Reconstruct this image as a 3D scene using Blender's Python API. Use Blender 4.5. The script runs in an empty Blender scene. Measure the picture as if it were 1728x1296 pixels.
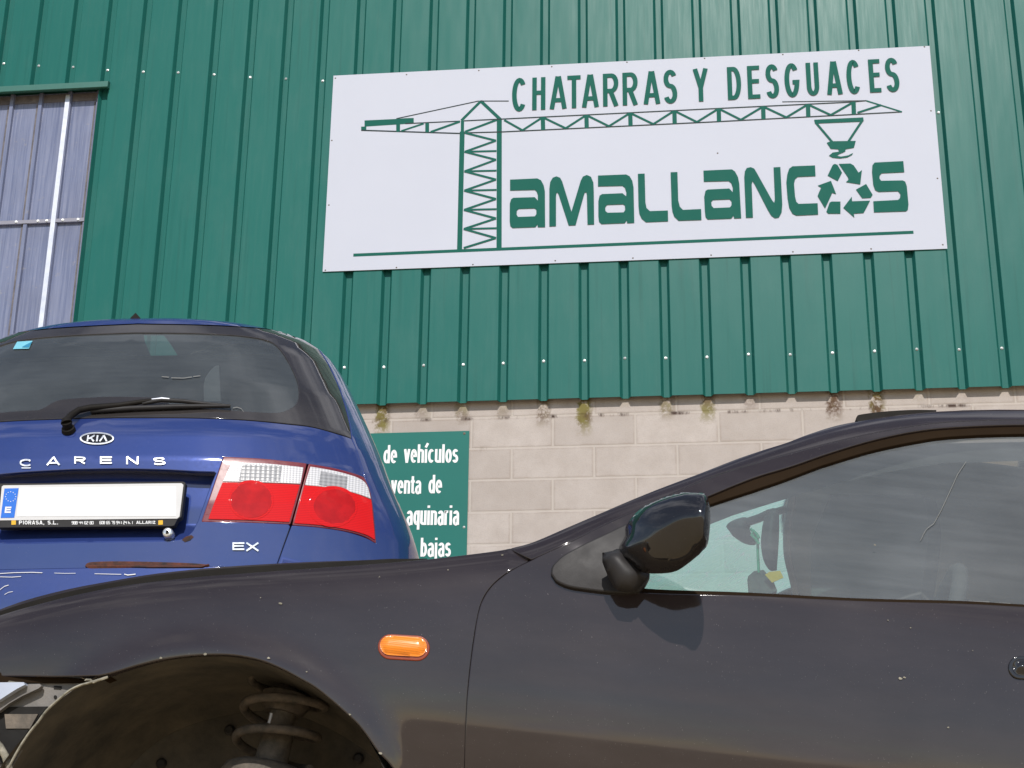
import bpy, bmesh, math, random
import numpy as np
from mathutils import Vector, Matrix
from mathutils.geometry import delaunay_2d_cdt, tessellate_polygon
random.seed(4)
scene = bpy.context.scene
col = scene.collection
rad = math.radians

# ------------------------------------------------------------------ camera
FPX = 2808.12                       # focal length in pixels of the 1728 x 1296 photograph
CAM = Vector((2.1764, -9.5226, 0.35))
YAW, PITCH, ROLL = -0.1174, 0.3558, 0.0121
fw = Vector((math.sin(YAW)*math.cos(PITCH), math.cos(YAW)*math.cos(PITCH), math.sin(PITCH)))
rt = Vector((math.cos(YAW), -math.sin(YAW), 0)); up = rt.cross(fw)
R_, U_ = rt*math.cos(ROLL)+up*math.sin(ROLL), up*math.cos(ROLL)-rt*math.sin(ROLL)
cd = bpy.data.cameras.new('camera'); co = bpy.data.objects.new('camera', cd); col.objects.link(co)
cd.sensor_width = 36; cd.lens = FPX/1728*36; cd.clip_start = .05; cd.clip_end = 2000
m = Matrix((R_, U_, -fw)).transposed().to_4x4(); m.translation = CAM; co.matrix_world = m
scene.camera = co
# ------------------------------------------------------------------ light
SUN_EL, SUN_AZ = 37.0, 5.0          # azimuth from -Y (behind the camera) toward +X
w = bpy.data.worlds.new('World'); scene.world = w; w.use_nodes = True
nt = w.node_tree; bg = nt.nodes['Background']
sky = nt.nodes.new('ShaderNodeTexSky'); sky.sky_type = 'NISHITA'; sky.sun_disc = False
sky.sun_elevation = rad(SUN_EL); sky.sun_rotation = rad(180-SUN_AZ); sky.dust_density = .25; sky.air_density = 1.0
tcw = nt.nodes.new('ShaderNodeTexCoord'); mpw = nt.nodes.new('ShaderNodeMapping'); mpw.inputs['Scale'].default_value = (1.6, 1.6, 4.0); nt.links.new(tcw.outputs['Generated'], mpw.inputs['Vector'])
nw = nt.nodes.new('ShaderNodeTexNoise'); nw.inputs['Scale'].default_value = 2.2; nw.inputs['Detail'].default_value = 8; nw.inputs['Roughness'].default_value = .6; nt.links.new(mpw.outputs[0], nw.inputs['Vector'])
rw0 = nt.nodes.new('ShaderNodeMapRange'); rw0.inputs[1].default_value = .46; rw0.inputs[2].default_value = .66; rw0.inputs[4].default_value = .85; nt.links.new(nw.outputs['Fac'], rw0.inputs[0])
sxw = nt.nodes.new('ShaderNodeSeparateXYZ'); nt.links.new(tcw.outputs['Generated'], sxw.inputs[0])
elw = nt.nodes.new('ShaderNodeValToRGB'); nt.links.new(sxw.outputs[2], elw.inputs[0])
for q_, (p_, v_) in enumerate(((.14, 1.), (.36, .12), (.50, .15), (.72, .9))):
    e_ = elw.color_ramp.elements[q_] if q_ < 2 else elw.color_ramp.elements.new(p_)
    e_.position = p_; e_.color = (v_, v_, v_, 1)
mlw = nt.nodes.new('ShaderNodeMath'); mlw.operation = 'MULTIPLY'; nt.links.new(rw0.outputs[0], mlw.inputs[0]); nt.links.new(elw.outputs[0], mlw.inputs[1])
mxw = nt.nodes.new('ShaderNodeMix'); mxw.data_type = 'RGBA'; nt.links.new(mlw.outputs[0], mxw.inputs[0]); nt.links.new(sky.outputs[0], mxw.inputs[6]); mxw.inputs[7].default_value = (8.6, 8.8, 9.6, 1)      # cloud
nt.links.new(mxw.outputs[2], bg.inputs[0]); bg.inputs[1].default_value = 0.12
sl = bpy.data.lights.new('sun', 'SUN'); sl.energy = 3.6; sl.angle = rad(.5); sl.color = (1, .955, .9)
so = bpy.data.objects.new('sun', sl); col.objects.link(so)
sv = Vector((math.sin(rad(SUN_AZ))*math.cos(rad(SUN_EL)), -math.cos(rad(SUN_AZ))*math.cos(rad(SUN_EL)), math.sin(rad(SUN_EL))))
so.rotation_euler = (-sv).to_track_quat('-Z', 'Y').to_euler(); so.location = sv*30
vs = scene.view_settings; vs.view_transform = 'Standard'; vs.look = 'None'; vs.exposure = 0.03; vs.gamma = 1
scene.cycles.max_bounces = 10; scene.cycles.transparent_max_bounces = 12

def ray(px, py): return fw + R_*((px-864)/FPX) - U_*((py-648)/FPX)
def at_plane(px, py, p0, n):
    d = ray(px, py); t = (p0-CAM).dot(n)/d.dot(n); return CAM+d*t
def at_y(px, py, y): return at_plane(px, py, Vector((0, y, 0)), Vector((0, 1, 0)))

# ------------------------------------------------------------------ materials
class NT:
    def __init__(s, name):
        s.m = bpy.data.materials.new(name); s.m.use_nodes = True; s.t = s.m.node_tree
        s.b = s.t.nodes['Principled BSDF']; s.o = s.t.nodes['Material Output']
    def n(s, typ, **k):
        x = s.t.nodes.new(typ)
        for a, v in k.items():
            if a.startswith('i_'): x.inputs[a[2:].replace('_', ' ')].default_value = v
            else: setattr(x, a, v)
        return x
    def l(s, a, b): s.t.links.new(a, b)
    def math(s, op, a, b=None, c=None):
        x = s.n('ShaderNodeMath', operation=op)
        for i, v in enumerate((a, b, c)):
            if v is None: continue
            if isinstance(v, (int, float)): x.inputs[i].default_value = v
            else: s.l(v, x.inputs[i])
        return x.outputs[0]
    def noise(s, scale, detail=4, vec=None, rough=.55):
        x = s.n('ShaderNodeTexNoise'); x.inputs['Scale'].default_value = scale; x.inputs['Detail'].default_value = detail; x.inputs['Roughness'].default_value = rough
        if vec is None: vec = s.coord()
        s.l(vec, x.inputs['Vector']); return x.outputs['Fac']
    def coord(s, sc=None):
        if not hasattr(s, 'tc'): s.tc = s.n('ShaderNodeTexCoord')
        if sc is None: return s.tc.outputs['Object']
        mp = s.n('ShaderNodeMapping'); mp.inputs['Scale'].default_value = sc; s.l(s.tc.outputs['Object'], mp.inputs['Vector']); return mp.outputs[0]
    def ramp(s, f, a, b, lo=0., hi=1.):
        x = s.n('ShaderNodeMapRange'); s.l(f, x.inputs[0]); x.inputs[1].default_value = a; x.inputs[2].default_value = b; x.inputs[3].default_value = lo; x.inputs[4].default_value = hi; return x.outputs[0]
    def mix(s, f, a, b):
        x = s.n('ShaderNodeMix', data_type='RGBA')
        for i, v in ((0, f), (6, a), (7, b)):
            if isinstance(v, (int, float)): x.inputs[i].default_value = v
            elif isinstance(v, tuple): x.inputs[i].default_value = (*v, 1)
            else: s.l(v, x.inputs[i])
        return x.outputs[2]
    def bump(s, h, strength=.3, dist=.01):
        x = s.n('ShaderNodeBump'); x.inputs['Strength'].default_value = strength; x.inputs['Distance'].default_value = dist; s.l(h, x.inputs['Height']); s.l(x.outputs[0], s.b.inputs['Normal']); return x
    def setp(s, **k):
        for a, v in k.items():
            i = s.b.inputs[a.replace('_', ' ')]
            if isinstance(v, tuple): v = (*v, 1)
            if isinstance(v, (int, float, tuple)): i.default_value = v
            else: s.l(v, i)
def basic(name, c, rough=.5, metal=0., var=.15, vscale=30, coat=0., ior=1.5, bump=0., bscale=200, spec=.5):
    t = NT(name); f = t.noise(vscale)
    a = tuple(x*(1-var) for x in c); b = tuple(min(1, x*(1+var)) for x in c)
    t.setp(Base_Color=t.mix(f, a, b), Metallic=metal, Coat_Weight=coat, IOR=ior, Coat_Roughness=.04, Specular_IOR_Level=spec)
    t.setp(Roughness=t.ramp(t.noise(vscale*2.3), .3, .7, max(.02, rough-.06), rough+.06))
    if bump: t.bump(t.noise(bscale), bump, .002)
    return t.m
MT = {}
def green_sheet():
    t = NT('green_sheet'); n1 = t.noise(1.3, 3); n2 = t.noise(9, 6, t.coord((6, 6, .35)))
    c = t.mix(n1, (.014, .118, .100), (.019, .132, .112)); c = t.mix(t.ramp(n2, .55, .8, 0, .3), c, (.035, .145, .125))
    sx = t.n('ShaderNodeSeparateXYZ'); t.l(t.coord(), sx.inputs[0]); fl = t.math('FLOOR', t.math('DIVIDE', t.math('ADD', sx.outputs[0], .08), 1.0)); wn = t.n('ShaderNodeTexWhiteNoise', noise_dimensions='1D'); t.l(fl, wn.inputs['W'])
    c = t.mix(t.ramp(wn.outputs['Value'], 0, 1, 0, .22), c, (.010, .095, .085))
    run = t.noise(6, 7, t.coord((5, 5, .12)), .6); c = t.mix(t.ramp(run, .55, .75, 0, .45), c, (.011, .075, .062))
    dust_ = t.noise(3, 7, t.coord((1, 1, .6)), .65); c = t.mix(t.ramp(dust_, .5, .75, 0, .28), c, (.055, .15, .13))
    t.setp(Base_Color=c, Roughness=t.ramp(n2, .3, .7, .32, .40), Specular_IOR_Level=.14)
    t.bump(t.noise(1.6, 2, t.coord((3, 3, .8))), .35, .010); return t.m
MT['green'] = green_sheet()
MT['green_trim'] = basic('green_trim', (.018, .115, .09), .5, var=.1)
MT['green_print'] = basic('green_vinyl', (.013, .105, .080), .5, var=.05, vscale=4, spec=.04)
MT['green_panel'] = basic('green_sign_paint', (.010, .135, .112), .45, var=.08, vscale=3, spec=.2)
MT['dark_print'] = basic('dark_vinyl', (.008, .022, .024), .5, var=.05, spec=.15)
def sign_white():
    t = NT('white_sign_sheet'); f = t.noise(2.0, 5); s = t.noise(14, 5, t.coord((5, 5, .5)))
    c = t.mix(f, (.475, .495, .565), (.505, .525, .595)); c = t.mix(t.ramp(s, .6, .85, 0, .18), c, (.5, .48, .5))
    t.setp(Base_Color=c, Roughness=.55, Specular_IOR_Level=.12); return t.m
MT['white'] = sign_white()
MT['white_letter'] = basic('white_letter', (.78, .78, .78), .5, var=.03, spec=.2)
MT['alu'] = basic('aluminium', (.62, .63, .68), .42, .7, var=.12, vscale=8)
MT['zinc'] = basic('zinc_screw', (.50, .51, .50), .4, .5, var=.1)
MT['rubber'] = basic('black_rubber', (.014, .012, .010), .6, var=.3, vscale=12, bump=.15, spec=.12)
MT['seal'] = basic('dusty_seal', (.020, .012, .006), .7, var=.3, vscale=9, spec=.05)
MT['scratch'] = basic('pale_scratch', (.17, .17, .16), .7, spec=.1)
MT['strap'] = basic('dull_strap', (.24, .24, .29), .45, var=.15, vscale=10)
MT['plastic'] = basic('black_plastic', (.026, .024, .024), .5, var=.2, vscale=15, bump=.1, bscale=500, spec=.22)
MT['dark_hole_shade'] = basic('dark_void_shade', (.008, .007, .006), .9, var=.2)  # near-black for holes and for the painted shade of the front corner
def paint(name, c, dust, coat_ior=1.5, coat=1.0, rough=.38, metal=0., dustc=(.2, .18, .165), spec=.0):
    t = NT(name); f = t.noise(3.5, 5); g = t.noise(90, 3); sp = t.noise(420, 2)
    base = t.mix(f, tuple(x*.92 for x in c), tuple(x*1.08 for x in c))
    sm_ = t.noise(7, 6, t.coord((.6, 1, 2.2)), .65); d = t.math('MULTIPLY', t.math('MULTIPLY', t.ramp(f, .25, .8, .5, 1.3), t.ramp(sm_, .3, .7, .6, 1.5)), dust)
    base = t.mix(d, base, dustc)
    base = t.mix(t.ramp(sp, .72, .76, 0, .3), base, (.4, .38, .36))
    t.setp(Base_Color=base, Roughness=t.ramp(g, .3, .7, rough-.05, rough+.05), Metallic=metal, Coat_Weight=coat, Coat_IOR=coat_ior, Coat_Roughness=t.ramp(f, .3, .7, .03, .07), Specular_IOR_Level=spec)
    wb = t.n('ShaderNodeBump'); wb.inputs['Strength'].default_value = .12; wb.inputs['Distance'].default_value = .004; t.l(t.noise(4.2, 2), wb.inputs['Height']); t.l(wb.outputs[0], t.b.inputs['Coat Normal'])
    return t.m
MT['dark_paint'] = paint('dark_plum_paint', (.0175, .0125, .0125), .042, 1.56, 1.0, .42, .0, (.27, .225, .225))
MT['dark_gloss'] = paint('dark_gloss_paint', (.010, .009, .010), .02, 1.6, 1.0, .3)
MT['blue_paint'] = paint('blue_metallic_paint', (.018, .038, .165), .045, 1.8, 1.0, .35, .15)
MT['ceramic'] = paint('black_glass_border', (.020, .017, .017), .10, 1.55, 1.0, .25)
def glass(name, tint, dust, dustc, gl=.03, scr=0.):
    t = NT(name); tr = t.n('ShaderNodeBsdfTransparent'); tr.inputs[0].default_value = (*tint, 1)
    gs = t.n('ShaderNodeBsdfGlossy'); gs.inputs['Roughness'].default_value = gl; gs.inputs[0].default_value = (.95, .97, 1, 1)
    fr = t.n('ShaderNodeFresnel'); fr.inputs[0].default_value = 1.55
    m1 = t.n('ShaderNodeMixShader'); t.l(fr.outputs[0], m1.inputs[0]); t.l(tr.outputs[0], m1.inputs[1]); t.l(gs.outputs[0], m1.inputs[2])
    df = t.n('ShaderNodeBsdfDiffuse'); df.inputs[0].default_value = (*dustc, 1)
    f = t.noise(5, 6); g = t.noise(300, 2); st = t.noise(12, 4, t.coord((.4, 3, 6)))
    k = t.math('MULTIPLY', t.ramp(f, .25, .75, .75, 1.2), dust)
    k = t.math('MULTIPLY', k, t.ramp(st, .3, .7, .9, 1.1))
    
    m2 = t.n('ShaderNodeMixShader'); t.l(k, m2.inputs[0]); t.l(m1.outputs[0], m2.inputs[1]); t.l(df.outputs[0], m2.inputs[2])
    t.l(m2.outputs[0], t.o.inputs[0]); return t.m
MT['side_glass'] = glass('dusty_side_glass', (.80, .86, .84), .24, (.36, .385, .40))
MT['rear_glass'] = glass('tinted_rear_glass', (.38, .42, .43), .17, (.30, .33, .34))
MT['dark_glass'] = glass('dark_window_glass', (.10, .11, .12), .12, (.25, .26, .27))
def crazed():
    t = NT('crazed_windscreen')
    vo = t.n('ShaderNodeTexVoronoi', feature='DISTANCE_TO_EDGE'); vo.inputs['Scale'].default_value = 15
    mp = t.coord((.45, 1.6, 1.6)); wz = t.n('ShaderNodeTexNoise'); wz.inputs['Scale'].default_value = 6; t.l(mp, wz.inputs['Vector'])
    ad = t.n('ShaderNodeMixRGB'); ad.inputs[0].default_value = .18; t.l(mp, ad.inputs[1]); t.l(wz.outputs['Color'], ad.inputs[2]); t.l(ad.outputs[0], vo.inputs['Vector'])
    v2 = t.n('ShaderNodeTexVoronoi', feature='DISTANCE_TO_EDGE'); v2.inputs['Scale'].default_value = 60; t.l(ad.outputs[0], v2.inputs['Vector'])
    patchy = t.ramp(t.noise(4.5, 3), .48, .62)
    crack = t.math('MAXIMUM', t.ramp(vo.outputs['Distance'], .0, .022, 1., 0), t.math('MULTIPLY', t.ramp(v2.outputs['Distance'], .0, .05, .9, 0), patchy))
    tr = t.n('ShaderNodeBsdfTransparent'); tr.inputs[0].default_value = (.58, .95, .86, 1)
    df = t.n('ShaderNodeBsdfDiffuse'); df.inputs[0].default_value = (.42, .84, .76, 1)
    tl = t.n('ShaderNodeBsdfTranslucent'); tl.inputs[0].default_value = (.52, .95, .86, 1)
    a = t.n('ShaderNodeMixShader'); a.inputs[0].default_value = .65; t.l(df.outputs[0], a.inputs[1]); t.l(tl.outputs[0], a.inputs[2])
    b = t.n('ShaderNodeMixShader'); t.l(t.ramp(patchy, 0, 1, .38, .62), b.inputs[0]); t.l(tr.outputs[0], b.inputs[1]); t.l(a.outputs[0], b.inputs[2])
    wd = t.n('ShaderNodeBsdfTranslucent'); wd.inputs[0].default_value = (.9, .95, .93, 1); wd2 = t.n('ShaderNodeBsdfDiffuse'); wd2.inputs[0].default_value = (.85, .9, .88, 1)
    e = t.n('ShaderNodeMixShader'); e.inputs[0].default_value = .5; t.l(wd.outputs[0], e.inputs[1]); t.l(wd2.outputs[0], e.inputs[2])
    c = t.n('ShaderNodeMixShader'); t.l(t.math('MULTIPLY', crack, .9), c.inputs[0]); t.l(b.outputs[0], c.inputs[1]); t.l(e.outputs[0], c.inputs[2])
    t.l(c.outputs[0], t.o.inputs[0]); return t.m
MT['crazed'] = crazed()
def lens(name, c, bscale, vec, rough=.12, strength=.4, coat=1., spec=.5):
    t = NT(name); wv = t.n('ShaderNodeTexWave', wave_type='BANDS', bands_direction='Z'); wv.inputs['Scale'].default_value = bscale; t.l(t.coord(), wv.inputs['Vector'])
    h = wv.outputs['Fac']
    if vec:
        wx = t.n('ShaderNodeTexWave', wave_type='BANDS', bands_direction='X'); wx.inputs['Scale'].default_value = bscale*.8; t.l(t.coord(), wx.inputs['Vector']); h = t.math('ADD', h, wx.outputs['Fac'])
    c1 = t.mix(h, tuple(x*.78 for x in c), c) if not vec else t.mix(t.ramp(h, 0, 2), tuple(x*.55 for x in c), c)
    t.setp(Base_Color=c1, Roughness=.3, Coat_Weight=coat, Coat_Roughness=rough, Coat_IOR=1.5, Specular_IOR_Level=spec); t.bump(h, strength, .001); return t.m
MT['red_lens'] = lens('red_ribbed_lens', (.70, .010, .008), 60, False, .06, .25, .8, .0)
MT['red_dome'] = basic('red_lens_dome', (.46, .009, .008), .4, coat=.8, var=.45, vscale=25, spec=0.)
MT['red_rim'] = basic('dark_red_rim', (.17, .012, .014), .3, coat=1., var=.1)
MT['clear_lens'] = lens('clear_faceted_lens', (.80, .78, .78), 45, True, .08, .3)
MT['reflector'] = lens('grey_reflector', (.42, .41, .41), 28, True, .08, .6)
MT['orange'] = lens('orange_lens', (.95, .26, .008), 90, False, .08, .15)
MT['orange_rim'] = basic('dark_orange_rim', (.22, .03, .005), .4)
MT['chrome'] = basic('chrome_badge', (.78, .78, .78), .25, .75, var=.08)
MT['plate'] = basic('plate_white', (.86, .86, .86), .35, var=.01)
MT['plate_rim'] = basic('plate_rim', (.62, .61, .6), .4, var=.08)
MT['plate_blue'] = basic('plate_blue', (.004, .14, .62), .4, var=.05)
MT['yellow'] = basic('yellow_label', (.75, .42, .015), .6, var=.1)
MT['cyan'] = basic('cyan_sticker', (.18, .5, .6), .5, var=.1); MT['cyan_dark'] = basic('teal_sticker_mark', (.03, .22, .36), .5, var=.1)
MT['cord'] = basic('green_cord', (.04, .36, .2), .6)
MT['trim'] = basic('grey_cabin_trim', (.075, .075, .072), .75, var=.2, vscale=6)
MT['trim_light'] = basic('pale_cabin_trim', (.30, .30, .29), .75, var=.2, vscale=6)
MT['fabric'] = basic('grey_seat_fabric', (.06, .06, .062), .9, var=.3, vscale=14, bump=.2, bscale=300)
def rusty(name, a, b, sc=14, rough=.8):
    t = NT(name); f = t.noise(sc, 8, None, .65); g = t.noise(sc*6, 4)
    t.setp(Base_Color=t.mix(t.ramp(f, .35, .65), a, b), Roughness=rough); t.bump(g, .4, .003); return t.m
MT['liner'] = rusty('muddy_liner', (.036, .033, .029), (.095, .082, .064), 9)
MT['steel_dirty'] = rusty('dirty_steel', (.07, .062, .052), (.19, .155, .12), 25)
MT['spring'] = rusty('rusty_spring', (.05, .045, .04), (.15, .12, .095), 40)
MT['grey_metal'] = rusty('grey_primer_metal', (.10, .095, .09), (.19, .175, .16), 12, .6)
MT['pale_metal'] = basic('pale_headlamp_shell', (.42, .46, .55), .35, var=.2, vscale=9)
MT['rust'] = rusty('brown_rust', (.020, .012, .009), (.13, .034, .016), 22)
MT['mudpale'] = rusty('dried_mud_edge', (.13, .12, .09), (.34, .31, .24), 60)
MT['concrete'] = rusty('grey_concrete', (.25, .24, .22), (.36, .34, .31), 8)
MT['timber'] = rusty('grey_timber', (.14, .10, .06), (.25, .19, .12), 10)
MT['tyre'] = basic('tyre_rubber', (.022, .021, .020), .8, bump=.3)

def block_wall_mat():
    t = NT('concrete_block_wall'); tc = t.coord()
    sx = t.n('ShaderNodeSeparateXYZ'); t.l(tc, sx.inputs[0]); X, Z = sx.outputs[0], sx.outputs[2]
    # running bond: 0.5 x 0.2 m blocks
    zc = t.math('DIVIDE', t.math('SUBTRACT', Z, .094), .2008); row = t.math('FLOOR', zc); fz = t.math('SUBTRACT', zc, row)
    odd = t.math('ABSOLUTE', t.math('MODULO', row, 2.))
    xc = t.math('ADD', t.math('DIVIDE', t.math('SUBTRACT', X, .055), .5), t.math('MULTIPLY', odd, .5)); cx_ = t.math('FLOOR', xc); fx = t.math('SUBTRACT', xc, cx_)
    wob = t.math('MULTIPLY', t.math('SUBTRACT', t.noise(18, 4), .5), .012)
    dx = t.math('MULTIPLY', t.math('MINIMUM', fx, t.math('SUBTRACT', 1., fx)), .5)
    dz = t.math('MULTIPLY', t.math('MINIMUM', fz, t.math('SUBTRACT', 1., fz)), .2)
    d = t.math('ADD', t.math('MINIMUM', dx, dz), t.math('MULTIPLY', wob, .35))
    mort = t.ramp(d, .0045, .0085, 1, 0)
    cv = t.n('ShaderNodeCombineXYZ'); t.l(cx_, cv.inputs[0]); t.l(row, cv.inputs[1]); wn = t.n('ShaderNodeTexWhiteNoise'); t.l(cv.outputs[0], wn.inputs['Vector'])
    blk = t.mix(wn.outputs['Value'], (.395, .347, .315), (.485, .432, .395))
    n = t.noise(7, 8, None, .65); blk = t.mix(t.ramp(n, .35, .7, 0, .55), blk, (.33, .28, .245))
    fine = t.noise(140, 3); blk = t.mix(t.ramp(fine, .5, .75, 0, .35), blk, (.28, .235, .2))
    edge = t.math('MULTIPLY', t.ramp(d, .006, .02, .5, 0), t.ramp(n, .3, .6)); blk = t.mix(edge, blk, (.27, .21, .17))
    c = t.mix(mort, blk, t.mix(n, (.48, .43, .385), (.41, .36, .32)))
    # moss and rust runs under the gutters of the sheet (every 0.25 m) with random strength
    xi = t.math('DIVIDE', X, .25); ri = t.math('ROUND', xi); off = t.math('MULTIPLY', t.math('SUBTRACT', xi, ri), .25)
    wr = t.n('ShaderNodeValToRGB'); wr.color_ramp.interpolation = 'CONSTANT'; t.l(t.math('DIVIDE', t.math('ADD', ri, 1.), 20.), wr.inputs[0])
    WT = (.3, .5, .95, .35, .5, .35, .65, 1., .12, .55, .7, .3, .1, .75, 1., .15, .12, .08, .5, .25)   # how strong the run under each gutter is
    for q_, v_ in enumerate(WT):
        e_ = wr.color_ramp.elements[0] if q_ == 0 else (wr.color_ramp.elements[1] if q_ == 1 else wr.color_ramp.elements.new((q_-.5)/20))
        e_.position = max(0, (q_-.5)/20); e_.color = (v_, v_, v_, 1)
    rv = wr.outputs[0]
    g1 = t.noise(26, 6, None, .7); off2 = t.math('ADD', off, t.math('MULTIPLY', t.math('SUBTRACT', g1, .5), .13))
    lat = t.ramp(t.math('ABSOLUTE', off2), .022, .055, 1, 0)
    top = 3.80
    dep = t.math('SUBTRACT', top, Z); ln = t.ramp(rv, 0, 1, .05, .24)
    vert = t.math('SUBTRACT', 1., t.math('DIVIDE', dep, ln)); vert = t.math('MAXIMUM', t.math('MINIMUM', t.math('MULTIPLY', vert, 2.), 1.), 0.)
    st = t.math('MULTIPLY', t.math('MULTIPLY', lat, vert), t.ramp(g1, .34, .52))
    st = t.math('MULTIPLY', st, t.ramp(rv, .05, .9, .12, 1.15))
    c = t.mix(st, c, t.mix(t.ramp(t.noise(5, 5), .4, .6), (.17, .145, .04), (.085, .042, .02)))
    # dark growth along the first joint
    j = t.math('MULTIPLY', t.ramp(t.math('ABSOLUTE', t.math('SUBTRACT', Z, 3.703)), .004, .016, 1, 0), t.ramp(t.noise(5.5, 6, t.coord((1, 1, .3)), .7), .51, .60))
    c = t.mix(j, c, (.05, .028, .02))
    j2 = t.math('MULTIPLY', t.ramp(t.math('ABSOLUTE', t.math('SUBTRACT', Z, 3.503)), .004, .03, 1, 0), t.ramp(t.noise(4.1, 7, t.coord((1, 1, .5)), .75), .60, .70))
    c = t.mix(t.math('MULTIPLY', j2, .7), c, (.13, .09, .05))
    h = t.math('ADD', t.math('MULTIPLY', mort, -.6), t.math('MULTIPLY', fine, .35))
    t.setp(Base_Color=c, Roughness=.88); t.bump(h, .5, .006); return t.m
MT['blocks'] = block_wall_mat()
def ground_mat():
    t = NT('dusty_yard'); f = t.noise(.35, 8, None, .6); g = t.noise(25, 6)
    t.setp(Base_Color=t.mix(g, t.mix(f, (.62, .45, .24), (.46, .35, .21)), (.64, .49, .29)), Roughness=.95); t.bump(g, .6, .02); return t.m
MT['ground'] = ground_mat()
def tan_mat():
    t = NT('sandy_earth'); f = t.noise(.5, 8, None, .65); t.setp(Base_Color=t.mix(f, (.42, .28, .12), (.60, .42, .20)), Roughness=.95); t.bump(t.noise(4, 8), .8, .1); return t.m
MT['sand'] = tan_mat()
def poly_sheet():
    t = NT('weathered_clear_sheet'); f = t.noise(9, 6, t.coord((9, 9, .25))); g = t.noise(3, 6); s = t.noise(60, 3, t.coord((5, 5, .08)))
    vo = t.noise(22, 5, t.coord((1, 1, 1)), .7)
    c = t.mix(t.ramp(f, .3, .75), (.125, .145, .235), (.21, .23, .335)); c = t.mix(t.ramp(s, .62, .7, 0, .5), c, (.36, .36, .40)); c = t.mix(t.ramp(vo, .62, .68, 0, .4), c, (.30, .28, .27))
    c = t.mix(t.ramp(g, .45, .75, 0, .5), c, (.13, .135, .19))
    t.setp(Base_Color=c, Roughness=t.ramp(f, .3, .7, .2, .4), Coat_Weight=.6, Coat_Roughness=.12); t.bump(f, .2, .004); return t.m
MT['poly'] = poly_sheet()
MT['brown_strip'] = rusty('brown_strip', (.085, .078, .085), (.16, .145, .15), 20)

# ------------------------------------------------------------------ object helpers
def tag(o, label=None, cat=None, group=None, kind=None):
    for k, v in (('label', label), ('category', cat), ('group', group), ('kind', kind)):
        if v: o[k] = v
    return o
def empty(name, mat4, **k):
    o = bpy.data.objects.new(name, None); col.objects.link(o); o.matrix_world = mat4; o.empty_display_size = .2; return tag(o, **k)
def mesh(name, vs_, fs, mt, parent=None, smooth=False, normals=None, label=None):
    me = bpy.data.meshes.new(name); me.from_pydata([tuple(v) for v in vs_], [], fs); me.materials.append(MT[mt])
    if smooth:
        me.polygons.foreach_set('use_smooth', [True]*len(me.polygons))
    me.update()
    if normals is not None: me.normals_split_custom_set_from_vertices([tuple(n) for n in normals])
    o = bpy.data.objects.new(name, me); col.objects.link(o)
    if parent is not None: o.parent = parent
    if label: o['label'] = label
    return o
def autosmooth(o, ang=35):
    bm = bmesh.new(); bm.from_mesh(o.data)
    for e in bm.edges: e.smooth = not (len(e.link_faces) == 2 and e.calc_face_angle(0) > rad(ang))
    for f in bm.faces: f.smooth = True
    bm.to_mesh(o.data); bm.free(); return o
class MB:
    def __init__(s): s.v = []; s.f = []
    def add(s, vs_, fs):
        k = len(s.v); s.v += [Vector(v) for v in vs_]; s.f += [tuple(i+k for i in f) for f in fs]
    def box(s, lo, hi):
        x0, y0, z0 = lo; x1, y1, z1 = hi
        s.add([(x0, y0, z0), (x1, y0, z0), (x1, y1, z0), (x0, y1, z0), (x0, y0, z1), (x1, y0, z1), (x1, y1, z1), (x0, y1, z1)],
              [(3, 2, 1, 0), (4, 5, 6, 7), (0, 1, 5, 4), (1, 2, 6, 5), (2, 3, 7, 6), (3, 0, 4, 7)])
    def tube(s, pts, r, n=10, caps=True):
        pts = [Vector(p) for p in pts]; rs = r if isinstance(r, (list, tuple)) else [r]*len(pts)
        vs_ = []; prev = None
        for i, p in enumerate(pts):
            d = (pts[min(i+1, len(pts)-1)]-pts[max(i-1, 0)]).normalized()
            if prev is None: a = d.orthogonal().normalized()
            else: a = (prev-d*prev.dot(d)).normalized()
            prev = a; b = d.cross(a)
            for k in range(n):
                t = 2*math.pi*k/n; vs_.append(p+a*(rs[i]*math.cos(t))+b*(rs[i]*math.sin(t)))
        fs = [(i*n+k, i*n+(k+1) % n, (i+1)*n+(k+1) % n, (i+1)*n+k) for i in range(len(pts)-1) for k in range(n)]
        if caps: fs += [tuple(range(n-1, -1, -1)), tuple(range((len(pts)-1)*n, len(pts)*n))]
        s.add(vs_, fs)
    def lathe(s, prof, o, ax, n=32):
        o = Vector(o); ax = Vector(ax).normalized(); a = ax.orthogonal().normalized(); b = ax.cross(a); vs_ = []
        for (r, h) in prof:
            for k in range(n):
                t = 2*math.pi*k/n; vs_.append(o+ax*h+a*(r*math.cos(t))+b*(r*math.sin(t)))
        s.add(vs_, [(i*n+k, i*n+(k+1) % n, (i+1)*n+(k+1) % n, (i+1)*n+k) for i in range(len(prof)-1) for k in range(n)])
    def prism(s, poly, off):
        """closed polygon (3D points) extruded by the vector off"""
        n = len(poly); poly = [Vector(p) for p in poly]; off = Vector(off)
        tri = tessellate_polygon([poly])
        s.add(poly+[p+off for p in poly], [tuple(t) for t in tri]+[tuple(i+n for i in t[::-1]) for t in tri]+[(i, (i+1) % n, n+(i+1) % n, n+i) for i in range(n)])
    def build(s, name, mt, parent=None, ang=None, label=None):
        o = mesh(name, s.v, s.f, mt, parent, label=label)
        bm = bmesh.new(); bm.from_mesh(o.data); bmesh.ops.recalc_face_normals(bm, faces=bm.faces); bm.to_mesh(o.data); bm.free()
        if ang: autosmooth(o, ang)
        return o
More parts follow.
